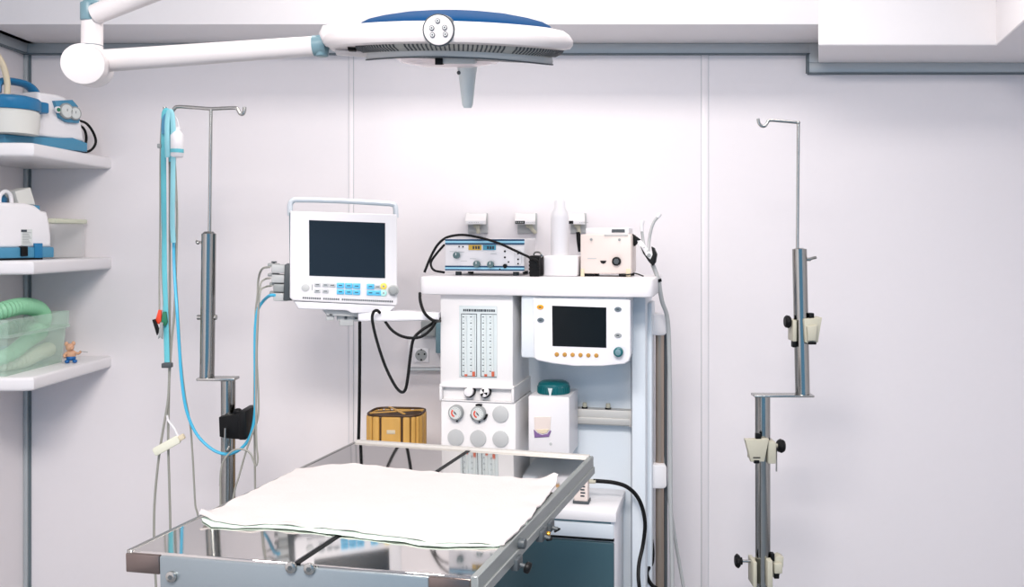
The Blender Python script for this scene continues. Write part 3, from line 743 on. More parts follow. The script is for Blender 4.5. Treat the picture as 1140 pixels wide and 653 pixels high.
o = MB(F2).tube([(.0, -.14, 1.0), (.012, -.14, .85), (.05, -.13, .6), (.09, -.12, .35), (.11, -.1, .02)], .005, 8).build('clear_tube', M['ghose'], None, F2); tag(o, 'thin pale tube slanting down in front of the stainless pipe', 'hose')
# small sensor box on the cabinet worktop with black cable
F = Frame(FM.M @ Vector((h(648, 556, .05)[0], .05, ZLID)), -12)
r = thing('sensor_module', 'small beige module with black markings on the cabinet worktop', 'medical device', F)
b = MB(F); b.box(-.02, .018, -.015, .02, .006, .07, .003); b.build('case', M['cream'], r)
b = MB(F); b.box(-.023, .021, -.018, .023, 0, .008, .001); b.build('base', M['dgrey'], r)
b = MB(F)
for k in range(5): b.box(-.002, .009+.002*(k % 2), -.0158, -.0148, .02+k*.0085, .024+k*.0085)
b.build('printed_marking', M['ink'], r)
b = MB(F); b.cyl((.018, .01, .056), (.036, .012, .056), .006, seg=12, bev=.001, mi=0); b.build('plug', M['beige'], r)
p0 = F.M @ Vector((.034, .012, .056))
b = MB(); b.tube([p0, P(662, 535, 2.46), P(684, 537, 2.46), P(700, 543, 2.46), P(712, 557, 2.46), P(718, 580, 2.46), P(716, 605, 2.46), P(711, 630, 2.44), P(712, 655, 2.42), P(720, 690, 2.42), (.33, 2.45, .03)], .0055, 8)
o = b.build('black_cable', M['black'], None, Frame(p0)); tag(o, 'thick black cable curving from the small module down the cabinet side', 'cable')
b = MB(); b.tube([P(721, 582, 2.62), P(726, 605, 2.6), P(726, 625, 2.58), P(720, 637, 2.56), P(725, 650, 2.56), P(738, 662, 2.56), P(748, 700, 2.5), (.42, 2.5, .03)], .0055, 8)
o = b.build('black_cable', M['black'], None, Frame(P(724, 600, 2.6))); tag(o, 'short black cable loop low beside the machine, under the white clip', 'cable')
# ------------------------------------------------------------------ patient monitor and arm
def monitor():
    o = P(382, 285, 2.44); F = Frame(o, 13, 2.2)
    hh = F.hit
    r = thing('patient_monitor', 'white patient monitor with a dark screen and blue keys on an arm', 'monitor', F)
    b = MB(F)
    pts = [(323, 234.5), (442, 238.5), (442.5, 338.5), (440, 340), (326, 334.5), (322.5, 331)]
    b.fpoly(pts, 0, .03, .004, 3); bz = b.build('front_bezel', M['white'], r)
    q = [hh(a, c, 0) for a, c in ((322, 236), (440, 240), (438, 334), (323, 330))]
    b = MB(F); b.prism([(q[0][0]-.002, q[0][1]), (q[1][0], q[1][1]), (q[2][0], q[2][1]), (q[3][0]-.002, q[3][1])], .028, .19, .008, 2); bd = b.build('rear_case', M['teal_m'], r)
    b = MB(F); b.fpoly([(344, 244.8), (428.8, 248), (428.8, 309.5), (344.3, 306.7)], -.0015, .004, .0005, 1); b.build('screen', M['screen'], bz)
    b = MB(F); b.fpoly([(327, 335), (441, 340), (434, 347), (392, 348.5), (386, 345.5), (332, 343.5)], .006, .15, .004, 2); b.build('chin', M['white2'], r)
    b = MB(F)
    for k in range(44):
        if k in (9, 18): continue
        px = 337+k*2.3; py = 331.2+(px-337)*.042; b.fbox(px, py-.9, px+1.5, py+1.1, -.001, .002)
    b.build('vent_slot', M['dgrey'], bz)
    # handle
    def fp(px, py, y): a = hh(px, py, y); return (a[0], y, a[1])
    b = MB(F); y = .05
    b.tube([fp(323, 240, y), fp(323, 228, y), fp(326, 223.2, y), fp(334, 222.2, y), fp(380, 223.4, y), fp(425, 226, y), fp(436, 227, y), fp(440, 230, y), fp(441, 242, y)], .0075, 12, 8, flat=1.5)
    b.build('carry_handle', M['panel'], r)
    # keys
    cols = [(353.3, 'btng'), (362.3, 'btng'), (370, 'btng'), (379, 'btnb'), (388.2, 'btnb'), (397, 'btnb'), (405, None), (412.5, 'btnb'), (420.5, 'btng')]
    low = ['btng', 'btng', 'btnl', 'btnb', 'btnb', 'btnb', None, 'btnb', 'btnb']
    for row in (0, 1):
        for k, (px, mm) in enumerate(cols):
            mm = mm if row == 0 else low[k]
            if mm is None or mm == 'btnl': continue
            py = 316.6+row*7+(px-353)*.036
            wd = 4.1 if mm == 'btnb' else 3.4; ht = 2.9 if mm == 'btnb' else 2.1
            b = MB(F); b.fbox(px-wd, py-ht, px+wd, py+ht, -.004, .001, .0012); b.fbox(px-2, py-.45, px+2, py+.45, -.0046, -.0038, mi=1)
            b.build('key', [M[mm], M['ink']], bz)
    for px, py, mm in ((427, 318.5, 'btny'), (427, 326, 'btnc')):
        b = MB(F); b.fdisc(px, py, 3.7, -.004, .001, 0, 20, .001); b.fdisc(px, py, 1.2, -.0045, -.003, 1, 12); b.build('key', [M[mm], M['grey']], bz)
    b = MB(F); b.fdisc(438, 323, 6.3, -.006, .001, 0, 28, .002); b.fdisc(438, 323, 5, -.02, -.004, 1, 24, .003); b.build('rotary_knob', [M['lgrey'], M['grey']], bz)
    b = MB(F); b.fdisc(340, 320, 4.5, -.002, .001, 0, 20, .001); b.build('emblem_disc', M['lgrey'], bz)
    b = MB(F); b.fbox(347, 316.5, 348, 323, -.0006, .001); b.build('printed_marking', M['grey'], bz)
    # measuring modules on the left side
    xl = hh(322, 300, .06)[0]
    ports = []
    b = MB(F); z0 = hh(322, 334, .06)[1]; z1 = hh(322, 294, .06)[1]; b.box(xl-.012, xl+.02, .04, .17, z0, z1, .003); b.build('module_rack', M['dgrey'], r)
    for k, (py, mm) in enumerate(((297.5, 'lgrey'), (308.5, 'lgrey'), (318.5, 'grey'), (328.5, 'lgrey'))):
        z = hh(310, py, .08)[1]; xk = hh(303+(2 if k > 1 else 0), py, .08)[0]
        b = MB(F); b.box(xk, xl, .05, .12, z-.014, z+.008, .003, mi=0); b.box(xk-.012, xk+.02, .07, .095, z+.002, z+.011, .003, mi=1)
        b.build('connector_module', [M[mm], M['grey']], r); ports.append(F.M @ Vector((xk-.012, .082, z+.006)))
    b = MB(F); z = hh(305, 291.5, .08)[1]; xk = hh(305, 291.5, .08)[0]; b.box(xk-.007, xk+.007, .07, .09, z-.002, z+.002, .001); b.cyl((xk, .08, z-.014), (xk, .08, z), .003, seg=10); b.build('release_lever', M['dgrey'], r)
    # mounting plate
    b = MB(F); b.fpoly([(358, 344), (419, 347), (414, 350.5), (408, 353), (364, 351)], .03, .14, .003); b.fbox(378, 350, 394, 362.5, .05, .12, .003, mi=0); b.fbox(363, 350.5, 372, 356.5, .04, .1, .002, mi=0); b.fbox(366, 348, 371, 351, .03, .06, .002, mi=1)
    b.fbox(383.5, 350.5, 386.5, 355, .044, .06, mi=1); b.fbox(395, 353.5, 403, 354.8, .049, .06, mi=1)
    b.fbox(375, 349.5, 409, 357.5, .052, .11, .003)
    b.build('mount_bracket', [M['lgrey'], M['dgrey']], r)
    return ports, F
PORTS, FMON = monitor()
F = Frame(P(440, 352, 2.46), -2)
b = MB(F); xa = F.hit(398, 352, 0)[0]; xb = F.hit(488, 354, 0)[0]; zt = F.hit(440, 346.5, 0)[1]; zb = F.hit(440, 357.8, 0)[1]
b.prism([(xa, zb+.002), (xa+.01, zb-.001), (xa+.1, zb), (xb, zb+.004), (xb, zt-.004), (xa+.1, zt), (xa+.01, zt), (xa, zt-.003)], 0, .07, .006, 3); 
o = b.build('monitor_arm', M['white2']); tag(o, 'white horizontal arm joining the patient monitor to the machine', 'arm')
# ------------------------------------------------------------------ wall sockets and outlets
F = Frame(P(472, 410, D))
r = thing('wall_socket', 'white wall trunking with a round grey power socket, left of the machine', 'socket', F)
b = MB(F); b.fbox(454, 372, 500, 409, -.03, 0, .004); b.box(F.hit(454, 400, -.03)[0], F.hit(500, 400, -.03)[0], -.033, 0, -.004, .006, .002, mi=1); b.build('trunking', [M['white'], M['alu']], r)
b = MB(F); b.fbox(461.2, 387.5, 477, 403, -.036, -.028, .0015); pl = b.build('faceplate', M['white2'], r)
b = MB(F); b.fdisc(468.8, 395.2, 6.6, -.0368, -.035, 0, 28); b.fdisc(466, 394, 1, -.0376, -.036, 1); b.fdisc(472.6, 394, 1, -.0376, -.036, 1); b.fdisc(469, 400.3, 1, -.0376, -.036, 1); b.fdisc(469, 389, .9, -.0376, -.036, 1); b.build('socket_well', [M['grey'], M['black']], pl)
b = MB(F); b.fbox(468.5, 357, 485, 374.5, -.06, 0, .003); b.build('junction_box', M['grey'], r)
b = MB(F); b.fbox(485, 359, 493, 393, -.07, 0, .003); b.build('side_module', M['teal_m'], r)
for i, (ox, lab) in enumerate(((516, 'pale grey hinged gas outlet on the wall, leftmost of three, with a white label'),
                               (571, 'pale grey hinged gas outlet on the wall, middle one, with a wide black label'),
                               (630.5, 'pale grey hinged gas outlet on the wall with a black tube hanging below'))):
    F = Frame(P(ox+16, 260, D)); r = thing('gas_outlet', lab, 'gas outlet', F, 'hinged gas outlets')
    w = (1, 1, .83)[i]; dx = ox
    b = MB(F); b.fbox(dx+5, 237, dx+27*w, 259.5, -.012, 0, .002); b.build('backplate', M['lgrey'], r)
    x0 = F.hit(dx, 245, -.05)[0]; x1 = F.hit(dx+25*w, 245, -.05)[0]; z1 = F.hit(dx, 237, -.012)[1]; z0 = F.hit(dx, 249.5, -.055)[1]
    b = MB(F); b.prism([(-.01, z1), (-.055, z0+.012), (-.055, z0), (-.05, z0), (-.01, z1-.014)], x0+.006, x1, .001, 1, plane='yz'); fl = b.build('flap', M['offw'], r)
    b = MB(F)
    zl = z0+.0165; lx = x0+.01
    b.box(lx, lx+.055*w, -.0562, -.05, z0+.002, z0+.011, mi=0)
    if i: b.box(lx-.002, lx+(.03 if i == 1 else .013), -.0568, -.05, z0+.0015, z0+.0115, mi=1)
    for k in range(6): b.box(lx+(.034 if i else .008)+k*.006*w, lx+(.037 if i else .011)+k*.006*w, -.057, -.05, z0+.005, z0+.0065, mi=2)
    if i == 1:
        for k in range(4): b.box(lx+.001+k*.0068, lx+.005+k*.0068, -.0572, -.05, z0+.004, z0+.009, mi=2)
    b.build('label_strip', [M['white'], M['black'], M['grey']], fl)
    xm = F.hit(dx+(15 if i != 1 else 18)*w, 255, -.03)[0]
    b = MB(F); b.cyl((xm, -.012, z0+.006), (xm, -.04, z0-.002), .012, seg=16, bev=.002); b.tube([(xm, -.035, z0), (xm+(.004 if i != 1 else .012), -.036, z0-.018), (xm+(.005 if i != 1 else .022), -.034, z0-.03)], .007, 10); b.build('probe', M['beige'], r)
    if i == 2:
        b = MB(F); b.tube([(xm+.002, -.036, z0-.026), (xm+.004, -.037, z0-.055), (xm+.009, -.036, z0-.092)], .0075, 10); b.build('tube', M['black'], r)
# ------------------------------------------------------------------ black cables at the machine's left
def cable(pts, rr, label, m='black', name='black_cable'):
    b = MB(); b.tube(pts, rr, 8); o = b.build(name, M[m], None, Frame(pts[0])); return tag(o, label, 'cable')
cable([P(400.5, 358, 2.48), P(400.5, 400, 2.5), P(400, 450, 2.52), P(399, 500, 2.52), P(397, 600, 2.52), P(396, 700, 2.55), (-.45, 2.6, .02)], .0045, 'straight black cable hanging from the monitor arm beside the bamboo bin')
cable([P(423, 348, 2.45), P(420, 345.5, 2.44), P(416, 347, 2.43), P(414.5, 356, 2.43), P(419, 377, 2.43), P(428, 405, 2.43), P(438, 426, 2.43), P(445.5, 435.5, 2.43), P(451, 434, 2.43), P(454, 420, 2.43), P(457, 395, 2.44), P(460.5, 377, 2.45), P(470, 367, 2.46), P(481, 360, 2.47), P(491, 350, 2.5)], .0042, 'black cable in a long low loop below the monitor arm')
cable([P(429, 358, 2.47), P(436, 367, 2.45), P(446, 373.5, 2.44), P(458, 376, 2.43), P(470, 374, 2.43), P(480, 366, 2.44), P(486, 357, 2.46), P(491, 353, 2.5)], .004, 'short black cable sagging just under the monitor arm')
cable([P(467.5, 326, 2.46), P(468, 335, 2.44), P(472, 347, 2.43), P(479, 354.5, 2.43), P(485, 357, 2.44), P(491, 357, 2.5)], .0042, 'black cable drooping from the left end of the machine tray')
def pc(px, py, y): v = FM.hit(px, py, y); return FM.M @ Vector((v[0], y, v[1]))
cable([pc(600, 297, .03), pc(598, 290, .02), pc(590, 286.5, .02), pc(575, 279.5, .03), pc(555, 270.5, .04), pc(535, 264.5, .05), pc(517, 261.4, .06), pc(503, 262.5, .07), pc(494, 266, .06), pc(486, 274, .05), pc(479, 287, .04), pc(472.5, 303, .03)], .0036, 'black cable arching over the front of the striped control unit')
cable([pc(494.5, 272.5, .08), pc(487, 281, .05), pc(480.5, 290, .04), pc(480, 296, .03), pc(484, 301, .03), pc(494.5, 303, .06)], .0034, 'small black cable loop at the left side of the striped control unit')
# ------------------------------------------------------------------ bamboo bin
F = Frame((xw(439.5, 2.72), 2.76, 0), -6)
r = thing('bamboo_bin', 'golden bamboo-slat bin with a dark rim just behind the table', 'bin', F)
zt = zw(463.5, 2.70); hw = .083; n = 40
def squircle(a, s): 
    c, q = math.cos(a), math.sin(a); e = .5
    return (s*math.copysign(abs(c)**e, c), s*math.copysign(abs(q)**e, q)*.8)
b = MB(F)
pr = [squircle(2*math.pi*(k+.5)/n, hw-.004) for k in range(n)]
b.prism(pr, .0, zt-.004, plane='xy'); b.build('liner', M['bagd'], r)
for k in range(18):
    a = 2*math.pi*(k+.5)/18; x, y = squircle(a, hw); x2, y2 = squircle(a+.02, hw)
    q0, q1 = squircle(a-math.pi/18, hw), squircle(a+math.pi/18, hw); x, y = (q0[0]+q1[0])/2, (q0[1]+q1[1])/2; x2, y2 = q1; wd = (Vector(q1)-Vector(q0)).length/2*.86; ang = math.atan2(y2-y, x2-x)
    b = MB(F); b.box(-wd, wd, -.005, .005, .005, zt, .0045, 3, T=Matrix.Translation((x, y, 0)) @ Matrix.Rotation(ang, 4, 'Z')); b.build('slat', M['bag'], r)
b = MB(F); pts = [(*squircle(2*math.pi*k/48, hw-.001), zt+.003) for k in range(49)]; b.tube(pts, .0035, 8, smooth=False); b.build('rim', M['bagd'], r)
b = MB(F); b.box(-hw, hw, -.004, .004, zt+.003, zt+.006, .001, T=Matrix.Rotation(R(25), 4, 'Z')); b.box(-hw*.8, hw*.8, -.004, .004, zt+.006, zt+.009, .001, T=Matrix.Rotation(R(-55), 4, 'Z')); b.build('strap', M['bag'], r)
b = MB(F); b.box(-.012, .014, -hw*.8-.006, -hw*.8, zt-.05, zt-.038, .001); b.build('label_plate', M['beige2'], r)
# ------------------------------------------------------------------ infusion stands
DP = 2.45
def pp(px, py, d=DP): return P(px, py, d)
def stand_base(F, r, x, y):
    b = MB(F)
    for k in range(5):
        a = R(72*k+20); b.tube([(x, y, .07), (x+.12*math.cos(a), y+.12*math.sin(a), .065), (x+.26*math.cos(a), y+.26*math.sin(a), .05)], .014, 8)
    b.build('star_base', M['steel_b'], r)
    for k in range(5):
        a = R(72*k+20); b = MB(F); cx, cy = x+.26*math.cos(a), y+.26*math.sin(a)
        b.cyl((cx-.01, cy, .024), (cx+.01, cy, .024), .024, seg=16, bev=.004); b.cyl((cx, cy, .024), (cx, cy, .055), .007, seg=8); b.build('caster', M['black'], r)
def knob(b, p, axis, rr, L, mi=0, lobes=6):
    p = Vector(p); axis = Vector(axis).normalized(); q = axis.to_track_quat('Z', 'Y').to_matrix().to_4x4(); T = Matrix.Translation(p) @ q
    b.lathe([(0, 0), (rr*.8, 0), (rr, L*.2), (rr, L*.8), (rr*.8, L), (0, L)], 18, mi, T)
    for k in range(lobes):
        a = 2*math.pi*k/lobes; c = T @ Vector((rr*.86*math.cos(a), rr*.86*math.sin(a), L/2)); b.sph(c, rr*.3, mi, seg=8)
def left_stand():
    base = pp(254, 500); F = Frame((base.x, DP, 0)); L = lambda px, py, d=DP: F.loc(P(px, py, d))
    r = thing('infusion_stand', 'steel infusion stand hung with blue cables, left of the table', 'stand', F, 'infusion stands')
    b = MB(F); b.cyl((0, 0, .05), (0, 0, L(254, 423).z), .0193, seg=28); b.build('lower_tube', M['chrome'], r)
    stand_base(F, r, 0, 0)
    zp = L(250, 421).z; xu = L(230.5, 400).x; xt = L(232.5, 262).x; zt = L(232, 260).z
    b = MB(F); b.box(xu-.022, .024, -.022, .022, zp-.004, zp+.004, .002); b.build('offset_plate', M['steel_b'], r)
    b = MB(F); b.cyl((xu, 0, zp), (xt, 0, zt), .0193, seg=28); b.cyl((xt, 0, zt-.001), (xt, 0, zt+.006), .019, .012, seg=24); ut = b.build('upper_tube', M['chrome'], r)
    b = MB(F)
    zz = L(231, 353).z
    b.cyl((xu-.026, 0, zz), (xu+.026, 0, zz), .007, seg=12); b.build('cross_pin', M['steel_b'], ut)
    b = MB(F); zz = L(231, 270).z; b.tube([(xt-.016, 0, zz), (xt-.028, 0, zz+.002), (xt-.036, 0, zz+.004)], .0035, 8); b.sph((xt-.03, 0, zz), .0055); b.build('thumbscrew', M['steel_b'], ut)
    xr = L(235, 122).x; zr = L(235, 120).z
    b = MB(F); b.cyl((xt+.002, 0, zt), (xr, 0, zr), .0045, seg=12)
    b.tube([L(183.5, 119), L(184, 124.5), L(187, 128), L(191, 126), L(194.5, 120.5), L(199, 118.8), L(215, 119.6), L(235, 121), L(250, 120.4), L(262, 120.2), L(265, 122), L(267, 126), L(270, 127), L(272, 123.5), L(272.2, 119)], .005, 10, 8)
    b.build('hook_rod', M['steel_b'], r)
    # black clamp
    b = MB(F)
    c0 = L(244, 464, DP-.04); c1 = L(275, 489, DP-.04)
    b.prism([(c0.x, c0.z), (c1.x, c0.z+.014), (c1.x-.004, c1.z), (L(252, 488, DP-.04).x, c1.z+.004), (c0.x+.002, c1.z+.008)], -.045, .03, .003)
    b.box(c1.x-.016, c1.x+.003, -.06, .03, c1.z+.003, c0.z+.02, .003)
    cl = b.build('pole_clamp', M['black'], r)
    b = MB(F); k = L(265, 458, DP-.02); b.sph((k.x, -.02, k.z), .012, s=(1, 1, .8)); b.build('knob', M['black'], cl)
    b = MB(F); q = L(251, 476, DP-.055); b.tube([(q.x, -.055, q.z), (q.x, -.058, q.z-.05), (q.x+.004, -.056, q.z-.06), (q.x+.008, -.05, q.z-.05)], .003, 8); b.build('hook', M['steel_b'], cl)
left_stand()
def right_stand():
    base = pp(849, 560); F = Frame((base.x, DP, 0)); L = lambda px, py, d=DP: F.loc(P(px, py, d))
    r = thing('infusion_stand', 'bare steel infusion stand with three beige clamps at right', 'stand', F, 'infusion stands')
    zp = L(870, 439.5).z; xt = L(849, 440).x
    b = MB(F); b.cyl((.002, 0, .05), (xt, 0, zp), .0203, seg=28); b.build('lower_tube', M['chrome'], r)
    stand_base(F, r, 0, 0)
    xu = L(893.5, 430).x; xv = L(890, 280).x; zv = L(890, 277).z
    b = MB(F); b.box(xt-.027, xu+.026, -.022, .022, zp-.003, zp+.003, .0015); b.build('offset_plate', M['steel_b'], r)
    b = MB(F); b.cyl((xu, 0, zp), (xv, 0, zv), .0195, seg=28); b.cyl((xv, 0, zv-.001), (xv, 0, zv+.003), .0185, .01, seg=24); ut = b.build('upper_tube', M['chrome'], r)
    z = L(900, 288.5).z; b = MB(F); b.cyl((xv+.015, 0, z), (xv+.03, 0, z), .005, seg=12); b.tube([(xv+.028, 0, z), (xv+.036, 0, z+.003), (xv+.046, 0, z+.005)], .004, 8); b.build('thumbscrew', M['steel_b'], ut)
    b = MB(F); b.tube([L(887.8, 278), L(888.3, 200), L(888.8, 136)], .0042, 10, smooth=False); b.sph(L(888.8, 136.5), .0055)
    b.tube([L(889.3, 136.6), L(872, 135), L(857, 134), L(854.5, 136.5), L(851.5, 140.3), L(847.5, 140), L(844.8, 136.5), L(843.8, 132)], .0042, 10, 8)
    b.build('hook_rod', M['steel_b'], r)
    # clamp on upper tube
    xm = L(891.5, 366).x
    b = MB(F); q = [(895, 355), (915.5, 353.5), (911, 381), (900, 382.5), (897, 381)]
    b.prism([(L(a, c, DP-.03).x, L(a, c, DP-.03).z) for a, c in q], -.03, .028, .003)
    b.prism([(L(a, c, DP-.045).x, L(a, c, DP-.045).z) for a, c in ((899, 363.5), (910, 362), (909, 379), (900, 379.5))], -.045, -.028, .003)
    b.box(L(881, 365).x, xm+.03, .012, .036, L(880, 379).z, L(880, 355.5).z, .003); b.box(L(880.5, 365).x, L(884.5, 365).x, -.022, .03, L(880, 379).z, L(880, 355.5).z, .002)
    cl = b.build('pole_clamp', M['beige'], r)
    b = MB(F); k = L(880, 357.8); knob(b, k, (-1, 0, 0), .0165, .016); b.cyl((k.x, 0, k.z), (k.x+.008, 0, k.z), .005, seg=10); b.build('knob', M['black'], cl)
    a = L(901.5, 351); b = MB(F); b.box(a.x-.0065, a.x+.0065, -.02, .0, a.z-.008, a.z+.008, .002); b.build('grip_pad', M['black'], cl)
    a = L(882.5, 382, DP); b = MB(F); b.box(a.x-.005, a.x+.005, -.02, .0, a.z-.009, a.z+.008, .002); b.build('grip_pad', M['black'], cl)
    a = L(904.5, 381.5, DP-.03); b = MB(F); b.box(a.x-.012, a.x+.01, -.035, -.01, a.z-.004, a.z+.003, .002); b.build('grip_pad', M['black'], cl)
    # middle clamp
    b = MB(F); q = [(829.5, 489), (856, 488.5), (851, 513.5), (836, 513.8)]
    b.prism([(L(a, c, DP-.04).x, L(a, c, DP-.04).z) for a, c in q], -.042, -.02, .003)
    b.box(L(852, 500).x, L(861, 500).x, -.03, .03, L(850, 513).z, L(850, 489).z, .003); b.box(L(835, 500).x, L(861, 500).x, .0205, .035, L(850, 512).z, L(850, 490).z, .003)
    cl = b.build('pole_clamp', M['beige'], r)
    b = MB(F); k = L(864, 495.8, DP); b.cyl((k.x-.01, 0, k.z), (k.x+.004, 0, k.z), .006, seg=12, mi=1); knob(b, (k.x+.003, 0, k.z), (1, 0, -.05), .017, .02); b.build('knob', [M['black'], M['beige']], cl)
    b = MB(F); k = L(864.5, 508, DP); b.cyl((k.x, 0, k.z-.04), (k.x, 0, k.z+.02), .0022, seg=8); b.build('locking_pin', M['steel_b'], cl)
    for px, py, dz, w, h0, h1, y0 in ((844.5, 486, .035, .007, .008, .008, -.036), (842.5, 513.5, .045, .007, .005, .003, -.046), (842.5, 509, .043, .01, .002, .001, -.0436)):
        a = L(px, py, DP-dz); b = MB(F); b.box(a.x-w, a.x+w, y0, y0+.014, a.z-h0, a.z+h1, .0008); b.build('grip_pad', M['black'], cl)
    # lowest clamp
    b = MB(F)
    b.box(L(835.5, 640).x, L(840, 640).x, -.03, .03, L(838, 649).z, L(838, 621).z, .003)
    b.box(L(853.5, 640, DP-.03).x, L(859.5, 640, DP-.03).x, -.04, .03, L(858, 653, DP-.03).z, L(858, 622.5, DP-.03).z, .003)
    q = [(859, 622), (868, 618), (872.5, 620), (872, 630), (868, 640), (863, 644.5), (860, 641), (860, 634)]
    b.prism([(L(a, c, DP-.01).x, L(a, c, DP-.01).z) for a, c in q], -.012, .02, .003); b.box(L(859, 628).x, L(868, 628).x, -.03, .0, L(860, 634).z, L(860, 623).z, .003)
    b.box(L(836, 640).x, L(860, 640).x, .0205, .033, L(838, 647).z, L(838, 624).z, .003)
    cl = b.build('pole_clamp', M['beige'], r)
    b = MB(F); k = L(826, 624); b.cyl((k.x, 0, k.z), (L(838, 624).x, 0, k.z-.001), .004, seg=10, mi=1); b.cyl((k.x-.006, 0, k.z), (k.x, 0, k.z), .01, seg=16); knob(b, (k.x-.005, 0, k.z), (-1, 0, 0), .0165, .014); b.build('knob', [M['black'], M['steel_b']], cl)
    a = L(858.5, 617.5, DP); b = MB(F); b.box(a.x-.005, a.x+.005, -.02, .0, a.z-.01, a.z+.01, .002); b.build('grip_pad', M['black'], cl)
    a = L(864, 638, DP-.01); b = MB(F); b.box(a.x-.007, a.x+.007, -.018, -.008, a.z-.012, a.z+.008, .002); b.build('grip_pad', M['black'], cl)
right_stand()
# ------------------------------------------------------------------ cables hung on the left stand
dh = DP-.012
def cb(pts, rr, label, m, name='cable', flat=None, d=dh):
    q = [P(a[0], a[1], a[2] if len(a) > 2 else d) for a in pts]
    b = MB(); b.tube(q, rr, 8, flat=flat); o = b.build(name, M[m], None, Frame(q[0])); return tag(o, label, 'cable', 'cables on the infusion stand')
F = Frame(P(186, 126, dh))
r = thing('ribbon_cable', 'teal ribbon cable looped over the left stand hook, ending in a black clip', 'cable', F, 'cables on the infusion stand')
b = MB(); b.tube([P(191, 180, dh), P(190.6, 150, dh), P(188, 128, dh), P(185, 123, dh), P(182.5, 130, dh), P(182, 160, dh), P(182.4, 230, dh), P(183, 300, dh), P(184.5, 350, dh), P(186, 403, dh)], .0075, 10, flat=.35); b.build('ribbon', M['tealb'], r)
b = MB(); a = P(186, 406.5, dh); b.box(a.x-.012, a.x+.013, a.y-.01, a.y+.01, a.z-.006, a.z+.007, .002); b.build('end_clip', M['dgrey'], r)
b = MB(); b.tube([P(187, 127, dh-.012), P(183.5, 131, dh-.014), P(182, 140, dh-.014), P(182.5, 149, dh-.014)], .0062, 10, flat=.3); b.build('loop_tab', M['devb2'], r)
r2 = Frame(P(188, 126, dh-.02))
b = MB(); b.tube([P(186.5, 175, dh-.02), P(186, 140, dh-.02), P(188, 125, dh-.02), P(191.5, 127, dh-.02), P(193, 150, dh-.02), P(192.5, 200, dh-.02), P(192, 245, dh-.02), P(193, 270, dh-.02)], .0068, 10, flat=.35)
o = b.build('cuff_band', M['tealp'], None, r2); tag(o, 'pale blue band draped over the left stand hook in front of the ribbon', 'band')
cb([(188, 124, dh+.014), (192, 150, dh+.014), (192.5, 200, dh+.014), (193, 250, dh+.01), (194, 300, dh), (197, 345), (199.5, 385), (202.5, 425), (208, 458), (219, 483), (235, 499), (250, 505), (264, 502), (276, 490), (282.5, 470), (284.5, 440), (283.8, 400), (284.2, 365), (287, 345), (293, 335), (300, 329, 2.36), (306, 328.3, 2.35)], .0042, 'bright blue tube looping from the monitor down and up to the left stand', 'skyb', 'air_tube', d=dh-.03)
# grey lead wires with coloured clips
F = Frame(P(179, 130, dh)); 
r = thing('lead_wires', 'grey lead wires ending in red, green and black crocodile clips', 'cable', F, 'cables on the infusion stand')
for k, (xe, ye, dx) in enumerate(((177.5, 346, 0), (183, 350, 2.5))):
    b = MB(); b.tube([P(184, 124, dh), P(180.5+dx, 132, dh), P(178.5+dx, 170, dh), P(178.2+dx, 250, dh), P(177.5+dx, 300, dh), P(xe, ye, dh)], .0022, 6); b.build('wire', M['gcable'], r)
for k, (xe, ye, c1) in enumerate(((177.3, 353, 'red'), (183.3, 355, 'grn'), (174, 363, 'black'), (179.5, 367, 'grey'))):
    b = MB(); a = P(xe, ye, dh-.006-.004*k)
    T = Matrix.Translation(a) @ Matrix.Rotation(R((8, 0, -18, 6)[k]), 4, 'Y')
    if k < 2: b.prism([(-.004, .02), (.004, .02), (.008, -.008), (.003, -.018), (-.009, -.016)], -.004, .004, .001, T=T); b.build('clip', M[c1], r)
    else: b.prism([(-.004, .02), (.003, .02), (.006, -.024), (0, -.018), (-.005, -.024)], -.004, .004, .001, T=T); b.build('clip_jaw', M[c1], r)
b = MB(); a = P(177.5, 162, dh); b.box(a.x-.005, a.x+.006, a.y-.005, a.y+.005, a.z-.007, a.z+.005, .002); b.build('splitter', M['grey'], r)
cb([(190, 126), (193.8, 170), (195.5, 200), (197, 240), (195.8, 300), (194.4, 345), (191, 380), (188.5, 420), (187, 445), (183, 470), (178, 500), (173.5, 540), (171.5, 575), (172, 620), (176, 700), (178, 800), (180, 850)], .0034, 'grey cable from the left hook falling past the near table corner, leftmost strand', 'gcable', d=dh+.012)
cb([(188, 126), (189, 200), (189, 300), (188.6, 400), (187.8, 450), (187.2, 490), (188.5, 540), (189.8, 600), (190.5, 700), (189, 850)], .0034, 'straight grey cable falling just right of the cream paddle', 'gcable', d=dh+.02)
cb([(196, 310), (199, 360), (201.5, 400), (206, 440), (211.5, 470), (214.3, 505), (216.2, 540), (217.5, 562), (221, 580), (224, 640), (224, 800)], .0027, 'thin grey cable running behind the left corner of the drape', 'gcable', d=dh+.015)
cb([PORT for PORT in ((300.5, 297, 2.4), (292, 299, 2.42), (287.8, 310), (286.5, 330), (284.5, 350), (283.5, 400), (283, 450), (283.6, 500), (284, 545), (284.5, 640), (283, 800))], .0029, 'grey monitor cable falling straight behind the drape', 'gcable', d=dh+.02)
cb([(301, 309.5, 2.4), (295, 310.5, 2.42), (290, 316), (288.3, 335), (287, 360), (286, 400), (287.8, 440), (287, 465), (280, 485), (274, 502), (266, 530), (260, 552), (255, 600), (252, 800)], .0026, 'grey monitor cable slanting down across the left stand', 'gcable', d=dh-.045)
cb([(302.5, 318, 2.4), (296, 319, 2.42), (290, 324), (287.5, 345), (285.5, 380), (285, 430), (285.5, 490), (287, 510), (284.5, 518), (279, 505), (271, 500), (261, 500.5), (252, 508), (246.5, 520), (245, 540), (245.5, 560), (246, 800)], .0025, 'grey monitor cable making a small loop under the black clamp', 'gcable', d=dh-.05)
